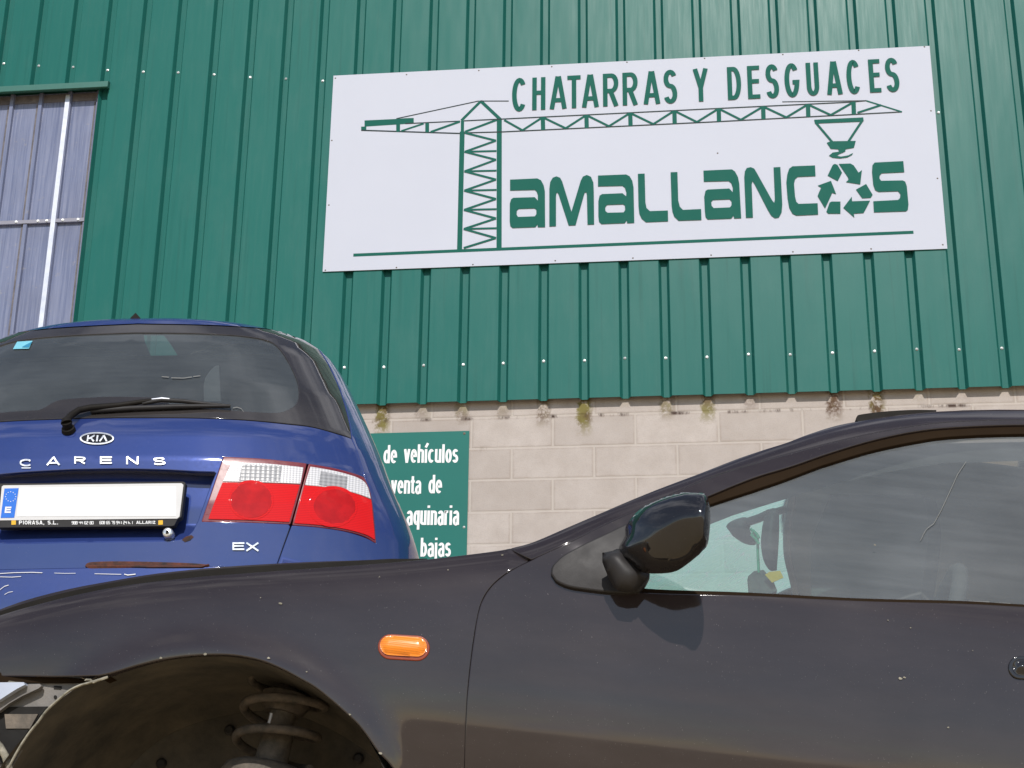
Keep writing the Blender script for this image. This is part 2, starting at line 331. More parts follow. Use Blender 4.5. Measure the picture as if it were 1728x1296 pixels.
def crv(pts, k=6):
    """Catmull-Rom through the points"""
    P = [np.array(p, float) for p in pts]
    if len(P) < 3: return [tuple(p) for p in P]
    Q = [2*P[0]-P[1]]+P+[2*P[-1]-P[-2]]; out = []
    for i in range(1, len(Q)-2):
        for j in range(k):
            t = j/k; a, b, c, d = Q[i-1], Q[i], Q[i+1], Q[i+2]
            out.append(tuple(.5*((2*b)+(c-a)*t+(2*a-5*b+4*c-d)*t*t+(3*b-a-3*c+d)*t**3)))
    out.append(tuple(P[-1])); return out
def resample(loop, step):
    out = []; n = len(loop)
    for i in range(n):
        a = np.array(loop[i]); b = np.array(loop[(i+1) % n]); L = np.linalg.norm(b-a)
        if L < 1e-6: continue
        k = max(1, int(round(L/step)))
        out += [tuple(a+(b-a)*j/k) for j in range(k)]
    res = []
    for p in out:
        if not res or math.dist(p, res[-1]) > step*.12: res.append(p)
    if math.dist(res[0], res[-1]) < step*.12: res.pop()
    return res
def inside(pts, loops):
    pts = np.asarray(pts); r = np.zeros(len(pts), bool)
    for lp in loops:
        a = np.array(lp); b = np.roll(a, -1, 0)
        x, y = pts[:, 0:1], pts[:, 1:2]
        with np.errstate(divide='ignore', invalid='ignore'):
            c = ((a[:, 1] > y) != (b[:, 1] > y)) & (x < (b[:, 0]-a[:, 0])*(y-a[:, 1])/(b[:, 1]-a[:, 1])+a[:, 0])
        r ^= (c.sum(1) % 2).astype(bool)
    return r
def fill2d(loops, step, edge=None):
    """triangulated fill of a polygon with holes, with a regular grid inside"""
    loops = [resample(l, edge or step*.8) for l in loops]
    allp = []; edges = []
    for l in loops:
        k = len(allp); allp += l; edges += [(k+i, k+(i+1) % len(l)) for i in range(len(l))]
    A = np.array(allp); lo, hi = A.min(0), A.max(0); g = []; j = 0; y = lo[1]
    while y < hi[1]:
        x = lo[0]+(step/2 if j % 2 else 0)
        while x < hi[0]: g.append((x, y)); x += step
        y += step*.87; j += 1
    if g:
        g = np.array(g); g = g[inside(g, loops)]
        if len(g):
            d = np.min(np.linalg.norm(g[:, None]-A[None], axis=2), axis=1); g = g[d > step*.45]
    pts = allp+[tuple(p) for p in g]
    v, e, f, *_ = delaunay_2d_cdt([Vector(p) for p in pts], edges, [], 0, 1e-6)
    V = np.array([tuple(p) for p in v]); cen = np.array([V[list(t)].mean(0) for t in f]); ok = inside(cen, loops)
    F = []
    for t, k in zip(f, ok):
        if not k: continue
        a, b, c = V[t[0]], V[t[1]], V[t[2]]
        if (b[0]-a[0])*(c[1]-a[1])-(b[1]-a[1])*(c[0]-a[0]) < 0: t = t[::-1]
        F.append(tuple(t))
    return V, F
def boundary(F):
    d = {}
    for t in F:
        for i in range(3): d[(t[i], t[(i+1) % 3])] = 1
    return [e for e in d if (e[1], e[0]) not in d]

class Surf:
    """a car body surface with two parameters; pt() and nrm() are in the car's own metres"""
    def nrm(s, a, b, h=.004):
        u = s.pt(a+h, b)-s.pt(a-h, b); v = s.pt(a, b+h)-s.pt(a, b-h); n = u.cross(v); n.normalize(); return n
    def px(s, pts): return [s.solve(*p) for p in pts]
def panel(S, name, loops, mt, parent=None, step=.03, off=0., flange=.012, rnd=.003, bulge=None, mirror=False, label=None, edge=None, push=None):
    V, F = fill2d(loops, step, edge)
    P = []; N = []
    used = sorted({i for t in F for i in t}); mp = {k: i for i, k in enumerate(used)}
    for k in used:
        a, b = V[k]; n = S.nrm(a, b); p = S.pt(a, b)+n*off
        if bulge: p = p+n*bulge(a, b)
        if push: p = p+push(a, b)
        P.append(p); N.append(n)
    F = [tuple(mp[i] for i in t) for t in F]
    if bulge or push:
        def q_(a, b, n0):
            p = S.pt(a, b)
            if bulge: p = p+n0*bulge(a, b)
            if push: p = p+push(a, b)
            return p
        h = .002; N2 = []
        for k, n0 in zip(used, N):
            a, b = V[k]; v = (q_(a+h, b, n0)-q_(a-h, b, n0)).cross(q_(a, b+h, n0)-q_(a, b-h, n0)); N2.append(v.normalized() if v.length > 0 else n0)
        N = N2
    if flange:
        be = [e for e in boundary(F) if not (mirror and abs(V[used[e[0]]][0]) < 1e-4 and abs(V[used[e[1]]][0]) < 1e-4)]
        outd = {}
        for a, b in be:
            t = (P[b]-P[a]).normalized(); o = t.cross(N[a])
            for i in (a, b): outd[i] = outd.get(i, Vector((0, 0, 0)))+o
        idx = {}
        for i, o in outd.items():
            o.normalize(); k = len(P); n = N[i]; idx[i] = k
            P += [P[i]+o*rnd*.7-n*rnd*.3, P[i]+o*rnd-n*rnd, P[i]+o*rnd-n*flange]
            N += [(n+o*.8).normalized(), (o+n*.1).normalized(), o]
        for a, b in be:
            ka, kb = idx[a], idx[b]
            F += [(a, ka, kb, b), (ka, ka+1, kb+1, kb), (ka+1, ka+2, kb+2, kb+1)]
    if mirror:
        k = len(P); P += [s_mir(S, p) for p in P]; N += [s_mirn(S, n) for n in N]; F += [tuple(i+k for i in t[::-1]) for t in F]
    return mesh(name, P, F, mt, parent, True, N, label)
def s_mir(S, p): return S.mir(p)
def s_mirn(S, n): return S.mirn(n)

# stroke lettering ---------------------------------------------------------------
def arc(cx, cy, rx, ry, a0, a1, n=14): return [(cx+rx*math.cos(rad(a0+(a1-a0)*i/n)), cy+ry*math.sin(rad(a0+(a1-a0)*i/n))) for i in range(n+1)]
def glyph(ch, w, h, t):
    """centre lines of a letter in a box w x h drawn with a pen of width t"""
    l, r, b, u = t/2, w-t/2, t/2, h-t/2; cx, cy = w/2, h/2; rx, ry = (r-l)/2, (u-b)/2
    xh = h*.74; xu = xh-t/2
    G = {
     'C': [arc(cx, cy, rx, ry, 42, 318, 22)],
     'H': [[(l, 0), (l, h)], [(r, 0), (r, h)], [(l, h*.53), (r, h*.53)]],
     'A': [[(l*.9, 0), (cx-t*.12, h)], [(cx+t*.12, h), (w-l*.9, 0)], [(w*.2, h*.27), (w*.8, h*.27)]],
     'T': [[(0, u), (w, u)], [(cx, 0), (cx, h-t)]],
     'R': [[(l, 0), (l, h)], [(l, u), (w*.55, u)]+arc(w*.55, u-(u-h*.47)/2, r-w*.55, (u-h*.47)/2, 90, -90, 10)+[(l, h*.47)], [(w*.5, h*.45), (r, 0)]],
     'S': [arc(cx, h*.73, rx*.96, u-h*.73, 25, 180, 10)+arc(cx, h*.73, rx*.96, h*.21, 190, 265, 6)+arc(cx, h*.27, rx, h*.25, 85, 0, 8)+arc(cx, h*.27, rx, h*.27-b, -10, -158, 10)],
     'Y': [[(l*.9, h), (cx, h*.42)], [(w-l*.9, h), (cx, h*.42)], [(cx, 0), (cx, h*.46)]],
     'D': [[(l, 0), (l, h)], [(l, u), (w*.45, u)]+arc(w*.45, cy, r-w*.45, ry, 90, -90, 16)+[(l, b)]],
     'E': [[(l, 0), (l, h)], [(l, u), (w, u)], [(l, h*.53), (w*.94, h*.53)], [(l, b), (w, b)]],
     'G': [arc(cx, cy, rx, ry, 42, 335, 22)+[(r, h*.44), (cx+rx*.1, h*.44)]],
     'U': [[(l, h), (l, b+ry*.5)]+arc(cx, b+ry*.5, rx, ry*.5, 180, 360, 14)+[(r, h)]],
     'N': [[(l, 0), (l, h)], [(l, h*.97), (r, h*.03)], [(r, 0), (r, h)]],
     'X': [[(l*.8, 0), (w-l*.8, h)], [(l*.8, h), (w-l*.8, 0)]],
     'K': [[(l, 0), (l, h)], [(r, h), (l+t*.6, h*.45)], [(w*.45, h*.58), (r, 0)]],
     'I': [[(cx, 0), (cx, h)]],
     'V': [[(l*.8, 0), (cx, h)], [(w-l*.8, 0), (cx, h)]],
     'P': [[(l, 0), (l, h)], [(l, u), (w*.55, u)]+arc(w*.55, u-(u-h*.45)/2, r-w*.55, (u-h*.45)/2, 90, -90, 10)+[(l, h*.45)]],
     'O': [arc(cx, cy, rx, ry, 0, 360, 26)],
     'L': [[(l, h), (l, 0)], [(l, b), (w, b)]],
     'Z': [[(0, u), (r, u)], [(r, u), (l, b)], [(l, b), (w, b)]],
     '.': [[(cx-t/2, t*.5), (cx+t/2, t*.5)]], ',': [[(cx, t*.9), (cx-t*.3, -t*.6)]],
     'd': [[(r, 0), (r, h)], arc(cx, xh/2, rx, xh/2-b, 35, 325, 20)],
     'b': [[(l, 0), (l, h)], arc(cx, xh/2, rx, xh/2-b, 145, -145, 20)],
     'q': [[(r, -h*.24), (r, xh)], arc(cx, xh/2, rx, xh/2-b, 35, 325, 20)],
     'e': [[(l+t*.3, xh*.5), (r, xh*.5)]+arc(cx, xh/2, rx, xh/2-b, 8, 310, 22)],
     'v': [[(l*.9, xh), (cx, 0)], [(w-l*.9, xh), (cx, 0)]],
     'h': [[(l, 0), (l, h)], [(l, xu-rx*.7)]+arc(cx, xu-rx*.9, rx, rx*.9, 165, 0, 12)+[(r, 0)]],
     'n': [[(l, 0), (l, xh)], [(l, xu-rx*.7)]+arc(cx, xu-rx*.9, rx, rx*.9, 165, 0, 12)+[(r, 0)]],
     'm': [[(l, 0), (l, xh)], arc((l+cx)/2, xu-rx*.5, rx/2, rx*.5, 170, 0, 10)+[(cx, 0)], arc((cx+r)/2, xu-rx*.5, rx/2, rx*.5, 170, 0, 10)+[(r, 0)]],
     'r': [[(l, 0), (l, xh)], [(l, xu-rx*.7)]+arc(w*.75, xu-rx*.9, w*.75-l, rx*.9, 170, 80, 8)],
     'i': [[(cx, 0), (cx, xh)], [(cx, h-t*.95), (cx, h)]],
     'í': [[(cx, 0), (cx, xh)], [(cx-t*.2, h*.83), (cx+t*.7, h*1.06)]],
     'j': [[(cx, xh), (cx, -h*.1)]+arc(cx-t*.6, -h*.12, t*.6, t*.6, 0, -80, 6), [(cx, h-t*.95), (cx, h)]],
     'c': [arc(cx, xh/2, rx, xh/2-b, 48, 312, 20)],
     'u': [[(r, 0), (r, xh)], [(l, xh), (l, b+rx*.9)]+arc(cx, b+rx*.9, rx, rx*.9, 180, 350, 12)],
     'l': [[(cx, 0), (cx, h)]],
     'o': [arc(cx, xh/2, rx, xh/2-b, 0, 360, 24)],
     's': [arc(cx, xh*.72, rx*.95, xu-xh*.72, 25, 180, 9)+arc(cx, xh*.72, rx*.95, xh*.2, 190, 265, 5)+arc(cx, xh*.28, rx, xh*.24, 85, 0, 7)+arc(cx, xh*.28, rx, xh*.28-b, -10, -160, 9)],
     't': [[(cx, xh*1.3), (cx, b+t*.3)]+arc(cx+t*.8, b+t*.3, t*.8, t*.3, 180, 275, 5), [(0, xu), (w, xu)]],
     'a': [arc(cx, xh*.70, rx*.95, xu-xh*.70, 160, 0, 9)+[(r, 0)], [(r, xh*.56), (cx, xh*.54)]+arc(cx, xh*.29, rx, xh*.25, 90, 270, 12)+[(r, xh*.16)]],
    }
    return G[ch]
def strip(pts, t):
    """quads along a poly-line with mitred joints, square ends"""
    P = [Vector(p) for p in pts]; Q = [P[0]]
    for p in P[1:]:
        if (p-Q[-1]).length > 1e-7: Q.append(p)
    P = Q; closed = len(P) > 3 and (P[0]-P[-1]).length < 1e-5
    if closed: P.pop()
    n = len(P); L = []; Rr = []
    for i in range(n):
        a = P[i-1] if (i > 0 or closed) else None; c = P[(i+1) % n] if (i < n-1 or closed) else None
        d1 = (P[i]-a).normalized() if a is not None else None; d2 = (c-P[i]).normalized() if c is not None else None
        if d1 is None: d1 = d2
        if d2 is None: d2 = d1
        n1 = Vector((-d1.y, d1.x)); n2 = Vector((-d2.y, d2.x)); mm = n1+n2
        if mm.length < 1e-6: mm = n1
        mm.normalize(); k = t/2/max(.35, mm.dot(n1)); L.append(P[i]+mm*k); Rr.append(P[i]-mm*k)
    fs = [(i, (i+1) % n, n+(i+1) % n, n+i) for i in range(n if closed else n-1)]
    return L+Rr, fs
def text_strokes(ch, w, h, t):
    for pl in glyph(ch, w, h, t): yield strip(pl, t)

# ================================================================== SETTING
gs = []; gf = []
N = 40
for i in range(N+1):
    for j in range(N+1):
        x, y = (i/N-.5)*400, (j/N-.5)*400; gs.append((x, y, 0))
for i in range(N):
    for j in range(N): k = i*(N+1)+j; gf.append((k, k+N+1, k+N+2, k+1))
tag(mesh('ground', gs, gf, 'ground'), kind='structure', label='dusty scrapyard ground')

# warehouse ----------------------------------------------------------------------
WX0, WX1, ZB, ZT = -9., 13., 3.797, 8.6
wh = empty('warehouse', Matrix.Translation((2, 0, 0)), label='warehouse with ribbed green metal sheet above a concrete block wall', cat='building')
WO = Vector((2, 0, 0))
WIN_R, WIN_T, WIN_B, WIN_L = -1.785, 6.12, 4.15, -4.1
def wv(*p): return Vector(p)-WO
mb = MB()
prof = []
i0, i1 = int(WX0/.25), int(WX1/.25)
YF = -.035
for i in range(i0, i1+1):
    c = i*.25+random.uniform(-.002, .002)
    prof += [(c-.034, YF), (c-.0322, YF+.002), (c-.0185, -.001), (c-.0165, 0), (c+.0165, 0), (c+.0185, -.001), (c+.0322, YF+.002), (c+.034, YF)]
def sheet(pr, z0, z1):
    vs_ = []; nz = 6
    for x, y in pr:
        for k in range(nz+1): vs_.append(wv(x, y, z0+(z1-z0)*k/nz))
    mb.add(vs_, [(i*(nz+1)+k, (i+1)*(nz+1)+k, (i+1)*(nz+1)+k+1, i*(nz+1)+k+1) for i in range(len(pr)-1) for k in range(nz)])
def clip(pr, a, b):
    q = [p for p in pr if a < p[0] < b]
    def yat(x):
        for p, r in zip(pr, pr[1:]):
            if p[0] <= x <= r[0]: return p[1]+(r[1]-p[1])*(x-p[0])/(r[0]-p[0]+1e-9)
        return YF
    return [(a, yat(a))]+q+[(b, yat(b))]
sheet(clip(prof, WX0, WIN_L), ZB, ZT); sheet(clip(prof, WIN_R, WX1), ZB, ZT)
sheet(clip(prof, WIN_L, WIN_R), WIN_T+.02, ZT); sheet(clip(prof, WIN_L, WIN_R), ZB, WIN_B)
clad = mb.build('cladding', 'green', wh)
md = clad.modifiers.new('thickness', 'SOLIDIFY'); md.thickness = .0012; md.offset = 0
# block wall behind the foot of the sheet, upper body of the building, roof
mb = MB(); mb.box(wv(WX0, .022, 0), wv(WX1, .25, ZB+.03)); mb.box(wv(WX0, .25, 0), wv(WX0+.25, 22, ZB+.03)); mb.box(wv(WX1-.25, .25, 0), wv(WX1, 22, ZB+.03))
bw = mb.build('block_wall', 'blocks', wh)
bw.data.transform(Matrix.Translation(WO)); bw.location = -WO      # object space = world metres for the bond
mb = MB(); mb.box(wv(WX0, .06, ZB+.03), wv(WIN_L-.05, .25, ZT)); mb.box(wv(WIN_R+.03, .06, ZB+.03), wv(WX1, .25, ZT)); mb.box(wv(WIN_L-.05, .06, WIN_T+.03), wv(WIN_R+.03, .25, ZT)); mb.box(wv(WIN_L-.05, .06, ZB+.03), wv(WIN_R+.03, .25, WIN_B)); mb.box(wv(WX0, .25, ZB+.03), wv(WX0+.2, 22, ZT)); mb.box(wv(WX1-.2, .25, ZB+.03), wv(WX1, 22, ZT))
mb.build('upper_wall', 'green_trim', wh)
mb = MB(); mb.prism([wv(WX0-.3, -.25, ZT), wv(WX1+.3, -.25, ZT), wv(WX1+.3, 22, ZT+1.2), wv(WX0-.3, 22, ZT+1.2)], (0, 0, .1)); mb.build('roof', 'alu', wh)
# fixing screws in the valleys
def screw_mesh():
    b = MB(); b.lathe([(.0001, -.010), (.0055, -.010), (.0068, -.0075), (.0075, -.0045), (.0105, -.004), (.0105, 0)], (0, 0, 0), (0, 1, 0), 12)
    return b
sm = screw_mesh(); s0 = sm.build('screw', 'zinc', clad, 50)
pos = [(i*.25, 4.055) for i in range(0, 18)]+[(i*.25, 6.091-.1133*i*.25) for i in range(-10, 0)]+[(15*.25, 5.667)]
for k, (x, z) in enumerate(pos):
    o = s0 if k == 0 else s0.copy()
    if k: col.objects.link(o)
    o.parent = clad; o.location = wv(x+random.uniform(-.003, .003), -.0005, z+random.uniform(-.006, .006)); o.rotation_euler = (random.uniform(-.15, .15), random.uniform(0, 3), random.uniform(-.15, .15)); o.scale = (.85,)*3
# window of clear ribbed sheets
wd = MB(); wp = []
x = -1.803
YW = .03
while x > WIN_L-.05:
    wp += [(x+.019, YW), (x+.014, YW-.02), (x-.010, YW-.02), (x-.016, YW)]; x -= .2045
wp = sorted([(p[0], p[1]) for p in wp]); wp = [p for p in wp if WIN_L-.04 < p[0] < WIN_R+.005]
vs_ = [wv(px_, py_, z) for px_, py_ in wp for z in (WIN_B-.05, 5.0, WIN_T+.02)]
wd.add(vs_, [(i*3+k, (i+1)*3+k, (i+1)*3+k+1, i*3+k+1) for i in range(len(wp)-1) for k in range(2)])
win = wd.build('window', 'poly', wh)
win['label'] = 'window glazed with scratched clear ribbed sheets'
x = -1.803
while x > WIN_L:                       # darker strip along one side of each rib
    b = MB(); b.box(wv(x-.029, YW-.0035, WIN_B), wv(x-.0175, YW-.001, WIN_T-.06)); b.build('edge_strip', 'brown_strip', win); x -= .2045
b = MB(); b.box(wv(WIN_R-.012, -.012, WIN_B), wv(WIN_R-.001, .05, WIN_T))
b.box(wv(WIN_L, YW-.004, WIN_T-.05), wv(WIN_R-.015, YW-.0015, WIN_T+.01))
b.build('edge_strip', 'brown_strip', win)  # darker strips down the right edge and across the top
b = MB(); b.box(wv(-2.030, YW-.03, WIN_B), wv(-1.999, YW-.0215, WIN_T-.01)); b.build('glazing_bar', 'alu', win)
b = MB(); b.box(wv(WIN_L, YW-.026, 5.150), wv(WIN_R-.015, YW-.0212, 5.175)); stp = b.build('strap', 'strap', win)
for k, xx in enumerate((-2.27, -2.12, -2.06, -1.95, -1.845, -2.45)):
    o = s0.copy(); col.objects.link(o); o.parent = stp; o.name = 'screw'; o.location = wv(xx, YW-.026, 5.162)
b = MB(); b.prism([wv(WIN_L-.1, -.03, WIN_T+.05), wv(WIN_L-.1, -.075, WIN_T+.035), wv(WIN_L-.1, -.078, WIN_T-.008), wv(WIN_L-.1, -.07, WIN_T-.012), wv(WIN_L-.1, -.03, WIN_T)], (WIN_R+.075-WIN_L+.1, 0, 0)); b.build('flashing', 'green_trim', win)

# company sign ---------------------------------------------------------------------
SY = -.045
tl, tr_, br_, bl = at_y(562, 130, SY), at_y(1568, 75, SY), at_y(1599, 418, SY), at_y(545, 460, SY)
sx0, sx1, sz0, sz1 = (tl.x+bl.x)/2, (tr_.x+br_.x)/2, (bl.z+br_.z)/2, (tl.z+tr_.z)/2
SO = Vector((sx0, SY, sz0))
sign = empty('company_sign', Matrix.Translation(SO), label='large white sign with a green tower crane, recycling mark and scrapyard lettering', cat='sign')
b = MB(); b.box((0, 0, 0), (sx1-sx0, .0035, sz1-sz0)); b.build('panel', 'white', sign)
for zz in (.25, sz1-sz0-.30):
    b = MB(); b.box((.06, .0042, zz), (sx1-sx0-.06, .0085, zz+.05)); b.build('rail', 'alu', sign)
cnt = [0]
def lay(): cnt[0] += 1; return -.0008-.00004*cnt[0]
def spx(px_, py_): p = at_y(px_, py_, SY); return Vector((p.x-SO.x, p.z-SO.z))
def sline(mbq, a, c, wpx):
    pa, pc = spx(*a), spx(*c); t = wpx/292.; v, f = strip([pa, pc], t); y = lay(); mbq.add([(q.x, y, q.y) for q in v], f)
def spoly(mbq, pts, hole=None):
    L = [Vector((*spx(*p), 0)) for p in pts]; loops = [L]+([[Vector((*spx(*p), 0)) for p in hole]] if hole else [])
    tri = tessellate_polygon(loops); flat = [p for l in loops for p in l]; y = lay(); mbq.add([(p.x, y, p.y) for p in flat], [tuple(t) for t in tri])
c2 = lambda x, y: (540+x/3.323, 60+y/3.323)
c3 = lambda x, y: (1080+x/3.2, 60+y/3.2)
c5 = lambda x, y: (840+x/4.8, 240+y/4.8)
c6 = lambda x, y: (1180+x/4.547, 240+y/4.547)
c7 = lambda x, y: (840+x/4.8, 80+y/4.8)
c8 = lambda x, y: (590+x/5.959, 150+y/5.959)
cr = MB(); dk = MB()
sline(cr, (596.3, 430.6), (1541.5, 392), 6.2)
sline(cr, (780.5, 203.5), (780.2, 225), 6.2); sline(cr, (780, 222), (775.5, 422), 9.4); sline(cr, (842.6, 202), (842.2, 420), 9.6)
sline(cr, c8(1322, 122), c8(1125, 318), 5.4); sline(cr, c8(1318, 122), c8(1520, 312), 6.4)
sline(dk, c8(1300, 122), c8(470, 300), 2.2); sline(dk, c8(1310, 123), c8(1600, 123), 2.2)
spoly(cr, [c8(150, 318), c8(470, 303), c8(560, 295), c8(645, 293), c8(645, 348), c8(150, 380)]); spoly(cr, [c8(116, 380), c8(168, 379), c8(168, 420), c8(116, 421)])
sline(dk, c8(118, 417), c8(1112, 449), 2.8); sline(dk, c8(560, 350), c8(1112, 325), 2.4)
sline(cr, c8(488, 355), c8(488, 432), 7.4); sline(cr, c8(780, 345), c8(780, 437), 7.4)
sline(cr, c8(520, 424), c8(745, 350), 3.8); sline(cr, c8(815, 434), c8(1108, 330), 4.6); sline(cr, c8(1160, 432), c8(1482, 312), 4.6)
uc = [c8(1150, 322), (848, 201), (1194, 184), (1358, 176.2), (1433, 172.6), (1462, 170)]
lc = [c8(1150, 443), (848, 222.7), (1200, 206), (1522, 189)]
for q in (uc, lc):
    for a, c in zip(q, q[1:]): sline(dk, a, c, 2.5)
sline(cr, (1462, 170.3), (1522, 189), 3); sline(dk, (1320, 172), (1462, 170), 1.8)
posts = [848, 916, 989.6, 1063.5, 1138, 1212.8, 1287.8, 1363.4, 1440.3]; vb = [881.7, 954.6, 1027.5, 1102.5, 1176, 1250.3, 1326.9, 1401.9]
yi = lambda q, x: float(np.interp(x, [p[0] for p in q], [p[1] for p in q]))
for p in posts[1:]: sline(cr, (p, yi(uc, p)), (p+.6, yi(lc, p)), 8)
for i, v in enumerate(vb):
    a, c = posts[i]+3, posts[i+1]-3
    sline(cr, (a, yi(uc, a)+2), (v, yi(lc, v)-1), 4.2); sline(cr, (c, yi(uc, c)+2), (v, yi(lc, v)-1), 4.2)
sline(cr, (1447, 190.5), (1487, 177.5), 4)
ly = [546, 652, 762, 870, 978, 1085, 1192]; ry_ = [590, 697, 808, 917, 1026, 1136]
for i, y in enumerate(ly):
    a = c2(812-i*1.2, y)
    if 0 < i < 6: sline(cr, a, c2(990, y-4), 3.6)
    if i < 6: sline(cr, a, c2(987, ry_[i]), 4); sline(cr, c2(987, ry_[i]), c2(812-i*1.2, ly[i+1]), 4)
# trolley and hook
spoly(cr, [c3(940, 456), c3(1205, 443), c3(1208, 463), c3(1190, 466), c3(975, 475), c3(945, 478)])
sline(cr, c3(950, 472), c3(1038, 576), 4.2); sline(cr, c3(1200, 460), c3(1126, 572), 4.2)
spoly(cr, [c3(1008, 580), c3(1030, 572), c3(1165, 570), c3(1155, 607), c3(1110, 615), c3(1108, 628), c3(1075, 632), c3(1070, 615), c3(1030, 613)])
spoly(cr, [c3(1075, 628), c3(1040, 633), c3(1020, 650), c3(1040, 661), c3(1080, 665), c3(1120, 659), c3(1145, 646), c3(1150, 635), c3(1125, 648), c3(1085, 655), c3(1062, 650), c3(1078, 640), c3(1105, 630)])
for pts in ([(1040, 168), (1060, 175), (1095, 235), (1062, 300), (985, 258), (1015, 195), (1025, 175)], [(1070, 168), (1160, 165), (1185, 180), (1222, 235), (1248, 215), (1235, 325), (1125, 308), (1145, 290), (1140, 270)],
            [(1280, 322), (1330, 405), (1315, 428), (1250, 432), (1202, 365)], [(1310, 450), (1285, 500), (1260, 545), (1185, 550), (1190, 580), (1105, 505), (1170, 420), (1172, 455)],
            [(1083, 457), (1083, 550), (990, 550), (975, 535), (1000, 465), (1015, 457)], [(1010, 298), (1050, 400), (1020, 390), (965, 510), (908, 415), (915, 395), (935, 350), (908, 335)]):
    spoly(cr, [c6(*p) for p in pts])
cr.build('crane_drawing', 'green_print', sign); dk.build('crane_line', 'dark_print', sign)
lt = MB()
A1 = [(100, 305), (320, 295), (350, 310), (372, 350), (382, 400), (384, 690), (325, 690), (322, 668), (305, 690), (120, 697), (102, 680), (97, 640), (98, 500), (108, 465), (125, 452), (300, 447), (325, 475), (325, 430), (315, 400), (300, 388), (100, 393)]
spoly(lt, [c5(*p) for p in A1], [c5(*p) for p in [(170, 542), (300, 538), (313, 550), (313, 585), (300, 602), (165, 607), (153, 590), (155, 555)]])
spoly(lt, [c5(*p) for p in [(418, 685), (418, 380), (425, 325), (445, 290), (475, 278), (505, 290), (522, 320), (597, 565), (672, 315), (690, 280), (722, 267), (755, 282), (775, 330), (778, 400), (781, 668), (727, 670), (722, 430), (718, 408), (705, 410), (698, 430), (630, 675), (575, 677), (495, 430), (485, 410), (475, 415), (472, 440), (472, 682)]])
spoly(lt, [c5(*p) for p in [(812, 272), (1040, 263), (1068, 278), (1090, 315), (1100, 370), (1106, 655), (1048, 658), (1045, 635), (1028, 658), (840, 665), (820, 645), (815, 600), (815, 480), (825, 435), (845, 422), (1010, 415), (1040, 440), (1042, 410), (1030, 370), (1010, 355), (812, 360)]], [c5(*p) for p in [(885, 510), (1015, 505), (1030, 515), (1032, 550), (1020, 570), (890, 573), (873, 560), (870, 530)]])
spoly(lt, [c5(*p) for p in [(1135, 258), (1190, 256), (1196, 490), (1205, 535), (1232, 560), (1378, 555), (1380, 643), (1200, 650), (1165, 620), (1147, 580), (1140, 520)]])
spoly(lt, [c5(*p) for p in [(1400, 246), (1455, 243), (1462, 475), (1475, 525), (1500, 550), (1647, 543), (1650, 632), (1465, 638), (1430, 605), (1415, 565), (1408, 510)]])
spoly(lt, [c6(*p) for p in [(32, 220), (250, 210), (275, 228), (297, 270), (307, 320), (322, 585), (268, 587), (263, 565), (245, 588), (65, 595), (48, 575), (43, 530), (38, 420), (48, 375), (65, 365), (230, 357), (257, 385), (257, 350), (245, 315), (225, 300), (35, 305)]], [c6(*p) for p in [(105, 445), (232, 440), (247, 455), (248, 485), (235, 502), (110, 507), (95, 490), (92, 460)]])
spoly(lt, [c6(*p) for p in [(358, 582), (345, 270), (350, 225), (365, 200), (395, 193), (422, 205), (440, 235), (560, 450), (575, 467), (580, 440), (570, 195), (622, 192), (637, 480), (632, 540), (610, 580), (580, 585), (552, 565), (525, 520), (425, 325), (408, 300), (402, 325), (412, 580)]])
spoly(lt, [c6(*p) for p in [(715, 187), (888, 180), (892, 262), (755, 268), (735, 285), (727, 320), (735, 420), (745, 460), (762, 475), (908, 470), (912, 557), (745, 565), (715, 550), (690, 505), (677, 430), (668, 310), (675, 250), (690, 205)]])
spoly(lt, [c6(*p) for p in [(1345, 158), (1565, 147), (1573, 232), (1400, 240), (1385, 255), (1382, 280), (1395, 298), (1560, 295), (1580, 305), (1592, 340), (1605, 480), (1600, 520), (1585, 532), (1340, 540), (1335, 455), (1525, 445), (1540, 430), (1543, 400), (1525, 378), (1375, 383), (1350, 370), (1335, 330), (1325, 230), (1328, 180)]])
lt.build('lettering', 'green_print', sign); lt = MB(); NL = 0
for ch, x0, x1 in [('C', 862.5, 890.6), ('H', 896.7, 922), ('A', 926, 958), ('T', 956, 981.4), ('A', 980.4, 1012), ('R', 1015.8, 1045.4), ('R', 1048.8, 1078), ('A', 1084, 1115.5), ('S', 1118, 1144.3), ('Y', 1168, 1196.8),
                   ('D', 1225.5, 1252.5), ('E', 1259.5, 1284), ('S', 1290, 1316), ('G', 1321.5, 1351), ('U', 1358.5, 1383.8), ('A', 1392, 1422.6), ('C', 1426, 1454.4), ('E', 1464, 1487.8), ('S', 1491.5, 1519)]:
    xm = (x0+x1)/2; yt = 131-.0537*(xm-909); yb = 185.8-.0521*(xm-909)
    if ch in 'CSG': yt -= .8; yb += .8
    cen = spx(xm, (yt+yb)/2); hh = (spx(xm, yt)-spx(xm, yb)).y; ww = (x1-x0-max(0, (xm-1000)*.006))/292.
    for v, f in text_strokes(ch, ww, hh, hh*.122):
        y = lay(); lt.add([(cen.x-ww/2+q.x, y, cen.y-hh/2+q.y) for q in v], f)
    NL += 1
    if NL in (9, 10, 19): lt.build('lettering', 'green_print', sign); lt = MB()
b = MB(); b.lathe([(.0001, -.0022), (.004, -.0018), (.0055, 0)], (0, 0, 0), (0, 1, 0), 10); r0 = b.build('rivet', 'steel_dirty', sign, 50)
